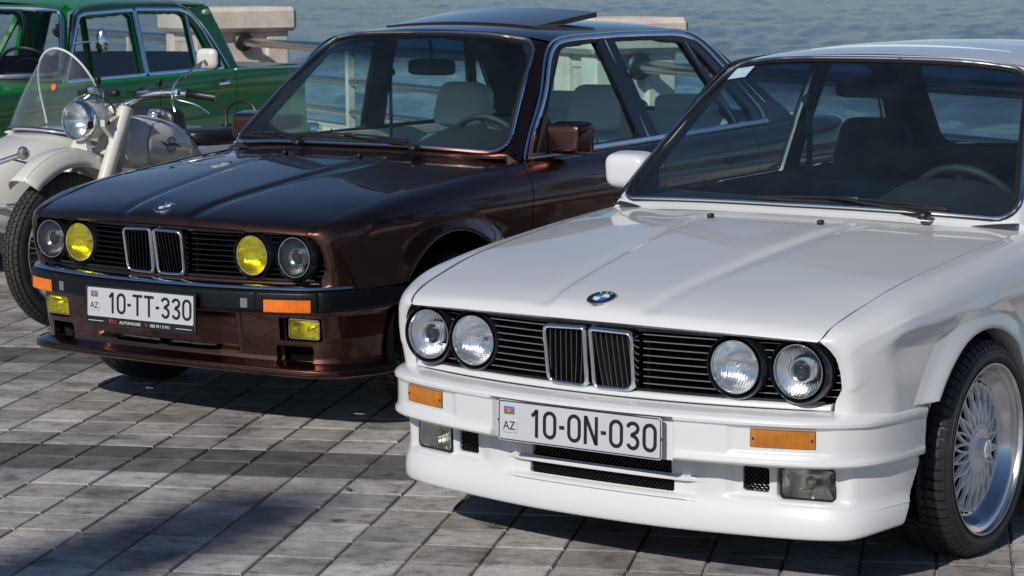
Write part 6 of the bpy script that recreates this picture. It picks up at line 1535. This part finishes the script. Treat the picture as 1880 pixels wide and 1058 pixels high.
    n = 110; X, Y = np.meshgrid(np.linspace(-1, 1, n), np.linspace(-1, 1, 30), indexing='ij'); rr = X**2+Y**2; Z = .024+.016*(1-rr)+.0014*np.abs(np.sin(X*math.pi*9))*np.where(np.abs(Y) < .9, 1, 0)
    vv, ff = gridf(xf(np.stack([X*r, Y*r, Z], -1).reshape(-1, 3), Mh).reshape(n, 30, 3)); vv, ff = clip_mesh(vv, ff, lambda p: r*.97-np.hypot(p[:, 0], p[:, 2]), 2); b = MB(); b.add(vv, ff); b.build('lens', M_['lens'], hd, smooth=180)
    b = MB(); b.tube([(-.03, .03, .085), (-.01, .05, .090), (.03, .08, .092)], .016, 10, flat=.5); b.build('speedometer', CH, hd)
    # small bracket and bulb-shaped horn under the lamp
    b = MB(); b.prism([(-.03, .12, .865), (.03, .12, .865), (.045, .12, .79), (-.045, .12, .79)], (0, 1, 0), .03); b.build('lamp_stay', CR, bk, smooth=0)
    # tank: teardrop
    b = MB(); G_ = []
    ys = np.linspace(.30, .925, 40)
    for y in ys:
        t = (y-.30)/.625; top = np.interp(t, [0, .06, .2, .4, .6, .8, .93, 1], [.925, .950, .962, .952, .918, .850, .775, .735]); bot = np.interp(t, [0, .1, .4, .8, 1], [.78, .715, .690, .690, .715]); hw = np.interp(t, [0, .05, .2, .45, .7, .9, 1], [.05, .105, .148, .156, .120, .060, .012])
        row = []
        for a in np.linspace(0, 2*math.pi, 33)[:-1]:
            c, s_ = math.cos(a), math.sin(a); row.append((hw*np.sign(c)*abs(c)**.80, y, (top+bot)/2+(top-bot)/2*np.sign(s_)*abs(s_)**.85))
        G_.append(row)
    G_ = np.array(G_); 
    Bu = basis(np.linspace(0, 1, 40), np.linspace(0, 1, 60)); G_ = np.einsum('ab,bcd->acd', Bu, G_)
    b.grid(G_, cv=True); b.add(G_[0], [tuple(range(32))]); b.add(G_[-1], [tuple(range(31, -1, -1))]); tank = b.build('fuel_tank', CR, bk, smooth=60)
    tp_ = G_.reshape(-1, 3)
    def tx(y, z):
        m_ = tp_[tp_[:, 0] > .01]; d = (m_[:, 1]-y)**2+(m_[:, 2]-z)**2; k = np.argsort(d)[:4]; w = 1/(d[k]+1e-6); return float((m_[k, 0]*w).sum()/w.sum())
    for sx in (-1, 1):
        o = np.array([(.46, .915), (.56, .925), (.68, .885), (.80, .815), (.885, .752), (.80, .722), (.60, .712), (.48, .722), (.425, .77), (.415, .85)]); o = spl(np.vstack([o, o[:1]]), 60)[:-1]
        b = MB(); b.tube([(sx*(tx(y, z)+.0015), y, z) for y, z in o], .0016, 5, closed=True); b.build('pinstripe', M_['logo_dark'], tank)
        # winged-planet emblem: ring, swept wings and the letters
        cy, cz = .560, .818
        b = MB(); ring = [(cy+.034*math.cos(a), cz+.036*math.sin(a)) for a in np.linspace(0, 2*math.pi, 33)[:-1]]
        b.tube([(sx*(tx(y, z)+.002), y, z) for y, z in ring[2:15]], .0018, 5); b.tube([(sx*(tx(y, z)+.002), y, z) for y, z in ring[18:31]], .0018, 5)
        for w in ([(-.030, .004), (-.045, .010), (-.072, .020), (-.050, .002), (-.030, -.004)], [(.030, .002), (.048, -.006), (.074, -.020), (.050, -.012), (.030, -.008)]):
            b.tube([(sx*(tx(cy+y, cz+z)+.002), cy+y, cz+z) for y, z in w], .0022, 5, closed=True)
        b.tube([(sx*(tx(cy+y, cz+z)+.002), cy+y, cz+z) for y, z in ((-.026, -.010), (-.022, .012), (-.014, -.006), (-.010, .010), (-.004, -.008), (.002, .010), (.006, -.008), (.012, .010), (.018, -.008), (.022, .008))], .0022, 5)
        b.build('tank_emblem', M_['logo_dark'], tank)
    b = MB(); b.lathe([(.038, -.01), (.040, .006), (.034, .016), (0, .018)], 24, M=frame((.02, .60, .955), (0, -.15, 1))); b.box((.02, .60, .975), (.075, .018, .012), bev=.004); b.build('filler_cap', CH, tank, smooth=40)
    # handlebar
    for sx in (-1, 1):
        pts = [(0, .335, 1.015), (sx*.08, .345, 1.020), (sx*.14, .40, 1.055), (sx*.24, .46, 1.070), (sx*.31, .50, 1.066)]
        b = MB(); b.tube(spl(pts, 20), .0125, 10); hb = b.build('handlebar', CH, bk)
        g0 = np.array((sx*.315, .505, 1.065)); g1 = np.array((sx*.44, .565, 1.045))
        b = MB(); b.tube([g0, g0+(g1-g0)*.04, g0+(g1-g0)*.08, g0+(g1-g0)*.5, g0+(g1-g0)*.95, g1], [.025, .025, .0185, .019, .020, .021], 16); b.build('grip', BL, hb, smooth=50)
        b = MB(); b.tube(spl([(sx*.27, .475, 1.06), (sx*.30, .44, 1.045), (sx*.36, .455, 1.030), (sx*.43, .495, .995), (sx*.45, .51, .975)], 16), [.006]*8+[.007]*8, 8, flat=.6); b.tube(spl([(sx*.26, .46, 1.055), (sx*.30, .425, 1.01), (sx*.315, .42, .985)], 8), .005, 8); b.build('brake_lever', M_['alu'], hb)
        b = MB(); rbox(b, (sx*.27, .475, 1.07), (.055, .035, .04), .6, 6); b.build('control_clamp', CH, hb)
        b = MB(); b.tube([(sx*.20, .44, 1.07), (sx*.20, .44, 1.115)], .008, 8); rbox(b, (sx*.20, .44, 1.118), (.028, .03, .035), .6, 5); b.build('horn_button', BL, hb)
    b = MB(); b.tube(spl([(.27, .475, 1.05), (.15, .36, 1.05), (.05, .30, 1.03), (.0, .26, .98), (-.02, .20, .90)], 24), .004, 6); b.tube(spl([(-.27, .475, 1.05), (-.10, .30, 1.06), (.08, .26, 1.0), (.12, .22, .90)], 24), .004, 6); b.build('control_cables', BL, bk)
    b = MB(); rbox(b, (-.035, .37, 1.065), (.085, .05, .035), .6, 6); b.build('turn_switch', BL, bk)
    # left mirror
    b = MB(); b.tube(spl([(.25, .47, 1.075), (.265, .475, 1.105), (.31, .50, 1.15), (.385, .545, 1.215)], 16), .006, 8); mr = b.build('mirror', CH, bk)
    Mm = frame((.40, .555, 1.225), (.15, -1, -.1), (1, .15, 0))
    o = rrect(.115, .095, .03); b = MB(); b.grid(np.array([[xf([(x, y, -.012)], Mm)[0], xf([(x*1.02, y*1.02, -.004)], Mm)[0], xf([(x*.9, y*.9, .008)], Mm)[0], xf([(x*.5, y*.5, .012)], Mm)[0]] for x, y in o]), cu=True); b.add([xf([(x*.5, y*.5, .012)], Mm)[0] for x, y in o], [tuple(range(len(o)))]); b.build('mirror_shell', CR, mr, smooth=60)
    b = MB(); b.grid(np.array([[xf([(x*1.06, y*1.06, -.008)], Mm)[0], xf([(x*1.08, y*1.08, -.018)], Mm)[0], xf([(x*.95, y*.95, -.020)], Mm)[0]] for x, y in o]), cu=True); b.add([xf([(x*.96, y*.96, -.019)], Mm)[0] for x, y in o], [tuple(range(len(o)))]); b.build('mirror_rim', BL, mr, smooth=40)
    b = MB(); b.lathe([(.012, .0), (.011, .016), (.006, .024), (0, .026)], 14, M=frame(xf([(0, -.01, .008)], Mm)[0], Mm[:3, 2])); b.build('mirror_knuckle', CH, mr)
    # seats
    def saddle(c, nm):
        b = MB()
        def tp(P): P = P.copy(); k = (P[..., 1]+1)/2; P[..., 0] *= .45+.6*k**.7; P[..., 2] += .35*(k-.4)**2; return P
        rbox(b, c, (.30, .36, .085), .5, 10, taper=tp); return b.build(nm, M_['black_leather'], bk, smooth=180)
    saddle((0, 1.00, .825), 'saddle'); saddle((0, 1.42, .87), 'pillion_saddle')
    b = MB(); b.tube(spl([(-.09, 1.22, .86), (-.09, 1.235, .95), (-.06, 1.24, .975), (.06, 1.24, .975), (.09, 1.235, .95), (.09, 1.22, .86)], 24), .010, 8); b.build('grab_handle', BL, bk)
    # frame, engine, rear mudguard
    b = MB(); b.tube([(0, .33, .88), (0, .40, .40), (0, .60, .25), (0, 1.2, .28), (0, 1.43, .36)], .020, 8); b.tube([(0, .34, .80), (0, .9, .68), (0, 1.43, .40)], .018, 8); b.build('frame', CR, bk)
    b = MB(); rbox(b, (0, .72, .45), (.30, .46, .38), .5, 8); b.tube([(-.34, .62, .42), (.34, .62, .42)], .075, 12)
    for k in range(8): b.lathe([(.03, 0), (.10, 0), (.10, .005), (.03, .005)], 20, M=frame((.18+k*.018, .62, .42), (1, 0, 0)))
    b.build('engine', M_['alu_dark'], bk, smooth=30)
    b = MB(); b.grid(np.array([[(q*.09, 1.43+math.sin(a)*(.44-.06*abs(q)**3), .40+math.cos(a)*(.44-.06*abs(q)**3)) for q in np.linspace(-1, 1, 9)] for a in np.linspace(R(-60), R(110), 24)])); b.build('rear_mudguard', CR, bk, smooth=60)
    # sidecar body
    sc_ = thing('sidecar', 'cream sidecar with a chrome band and a clear windscreen', None, (-1.02, 0, 0), parent=bk)
    b = MB(); G_ = []; tb = [(.30, .02, .60, .50), (.34, .09, .665, .44), (.42, .16, .715, .38), (.55, .225, .765, .33), (.72, .275, .815, .29), (.92, .31, .845, .27), (1.2, .33, .84, .26), (1.6, .33, .83, .27), (2.0, .28, .78, .30), (2.3, .18, .68, .36), (2.42, .03, .58, .46)]
    tb = np.array(tb); yy = np.linspace(.30, 2.42, 60); T = catmull(tb[:, 0], yy) @ tb
    for y, hw, zt, zb in zip(yy, T[:, 1], T[:, 2], T[:, 3]):
        row = []
        for a in np.linspace(0, 2*math.pi, 41)[:-1]:
            c, s_ = math.cos(a), math.sin(a); row.append((hw*np.sign(c)*abs(c)**.6, y, (zt+zb)/2+(zt-zb)/2*np.sign(s_)*abs(s_)**.62))
        G_.append(row)
    b.grid(np.array(G_), cv=True); b.build('sidecar_body', CR, sc_, smooth=60)
    th = np.linspace(-100, 100, 41)
    base = np.array([(.335*math.sin(R(t)), 1.02-.27*math.cos(R(t)), .842-.045*abs(math.sin(R(t)))**2) for t in th])
    b = MB(); b.tube(base+np.array((0, 0, .004)), .026, 8, flat=.45, up=(0, -.3, 1)); b.build('chrome_band', CH, sc_)
    P = []
    for t, p in zip(th, base):
        h = .405*max(0, math.cos(R(t*.88)))**.62; P.append([p+np.array((-p[0]*.34*q*q*1.0, (.16*q)*math.cos(R(t))+.05*q, h*q)) for q in np.linspace(0, 1, 14)])
    P = np.array(P); b = MB(); b.grid(P); wsn = b.build('windscreen', M_['perspex'], sc_, smooth=180)
    b = MB(); b.tube(P[:, -1], .0058, 8); b.build('screen_edge', M_['perspex_edge'], wsn)
    b = MB(); b.lathe([(0, .004), (.016, .004), (.02, 0)], 6, M=frame(P[23, 7]+(0, -.006, 0), (0, -1, .2))); b.build('emblem', M_['orange_print'], wsn)
    b = MB(); b.tube([(x, y, .49) for x, y in ((-.2, .42), (-.1, .33), (.05, .30), (.2, .40), (.31, .80), (.335, 1.2), (.33, 1.8))], .012, 8, flat=1.2); b.build('trim_strip', CH, sc_)
    b = MB(); b.lathe([(.0, -.03), (.025, -.02), (.032, .0), (.022, .03), (0, .045)], 18, M=frame((.54, .21, .775), (.5, -.6, .6))); b.tube([(.34, .10, .70), (.44, .16, .735), (.52, .20, .765)], .013, 8); b.tube([(.34, .10, .70), (.30, .14, .72)], .016, 8); b.build('sidecar_lamp', CH, sc_, smooth=60)
    b = MB(); b.tube([(.35, .30, .735), (.80, .12, .72)], .005, 6); b.build('brace_rod', BL, sc_)
    w = MB(); w.lathe([(.25, -.04), (.30, -.05), (.345, -.03), (.355, 0), (.345, .03), (.30, .05), (.25, .04)], 50, M=frame((-.45, 1.25, .355), (1, 0, 0))); w.build('sidecar_tyre', M_['dusty_rubber'], sc_, smooth=60)
    b = MB(); b.grid(np.array([[(-.45+q*.10, 1.25+math.sin(a)*(.43-.05*abs(q)**3), .38+math.cos(a)*(.43-.05*abs(q)**3)) for q in np.linspace(-1, 1, 9)] for a in np.linspace(R(-95), R(95), 24)])); b.build('sidecar_mudguard', CR, sc_, smooth=60)
    b = MB(); rbox(b, (0, 1.62, .74), (.50, .14, .36), .4, 8); rbox(b, (0, 1.35, .80), (.42, .3, .1), .4, 8); b.build('sidecar_seat', M_['black_leather'], sc_)
    for y in (.75, 1.5): b = MB(); b.tube([(.30, y, .34), (1.0, y+.05, .34)], .018, 8); b.build('connecting_tube', BL, sc_)
    return bk
M_['black_leather'] = pbr('black_leather', (.016, .016, .018), .38, bump=.06, bscale=60)
M_['alu_dark'] = pbr('cast_aluminium', (.22, .22, .22), .45, metal=.9, noise=.3)
M_['perspex_edge'] = pbr('perspex_edge', (.72, .75, .75), .25, coat=1)
moto = build_moto()
# ---------------- small things ----------------
# unseen pole and head added only to throw the soft shadow at lower left
t = thing('shadow_caster', 'unseen pole with a blunt head added behind the camera to cast a shadow', 'shadow caster', (-.38, -18.6, 0))
b = MB(); b.tube([(0, 0, 0), (0, 0, .8), (0, 0, 12.0)], [.14, .10, .06], 14); b.build('caster_pole', M_['stone_dark'], t)
b = MB(); rbox(b, (-.02, .02, 11.7), (.50, .34, 1.05), .6, 8); b.build('caster_head', M_['black_plastic'], t)
b = MB(); rbox(b, (.12, -.02, 11.1), (.30, .25, .5), .7, 8); b.build('caster_block', M_['stone_dark'], t)
# weed in a joint and a few dry leaves
rg = random.Random(11)
M_['weed'] = pbr('weed_leaf', (.05, .12, .025), .6); M_['leaf'] = pbr('dry_leaf', (.10, .065, .03), .8)
b = MB()
for k in range(9):
    a = rg.uniform(0, 6.28); l = rg.uniform(.015, .035); c = np.array((rg.uniform(-.01, .01), rg.uniform(-.01, .01), 0)); d = np.array((math.cos(a), math.sin(a), .4))*l; n_ = np.array((-math.sin(a), math.cos(a), 0))*.003
    b.add([c-n_, c+n_, c+d*.6+n_*1.3, c+d, c+d*.6-n_*1.3], [(0, 1, 2, 3, 4)])
_q = (-.4855, .215)
b.build('weed', M_['weed'], None, loc=(_q[0], _q[1], -.002), smooth=0, label='tiny green weed in a paving joint in front of the white bumper', cat='weed')
def leaf(x, y, l, w, a, lab):
    b = MB(); G = []
    for q in np.linspace(0, 1, 7): 
        ww = w*math.sin(math.pi*min(1, q*.96+.02))**.7; G.append([(-ww/2, (q-.5)*l, .004+.006*abs(q-.5)), (0, (q-.5)*l, .001), (ww/2, (q-.5)*l, .004+.004*q)])
    b.grid(np.array(G)); o = b.build('leaf', M_['leaf'], None, loc=(x, y, .002), rot=(0, 0, a), smooth=60, label=lab, cat='leaf')
    sm = o.modifiers.new('thickness', 'SOLIDIFY'); sm.thickness = .0008
leaf(-1.157, .356, .035, .014, .9, 'small dark leaf on the paving between the two bumpers, nearer one')
leaf(-1.02, .78, .028, .012, 2.1, 'small dark leaf on the dark paving row left of the white air dam')
leaf(-2.35, -.02, .030, .013, .3, 'small dark leaf lying on the light paving below the brown car')
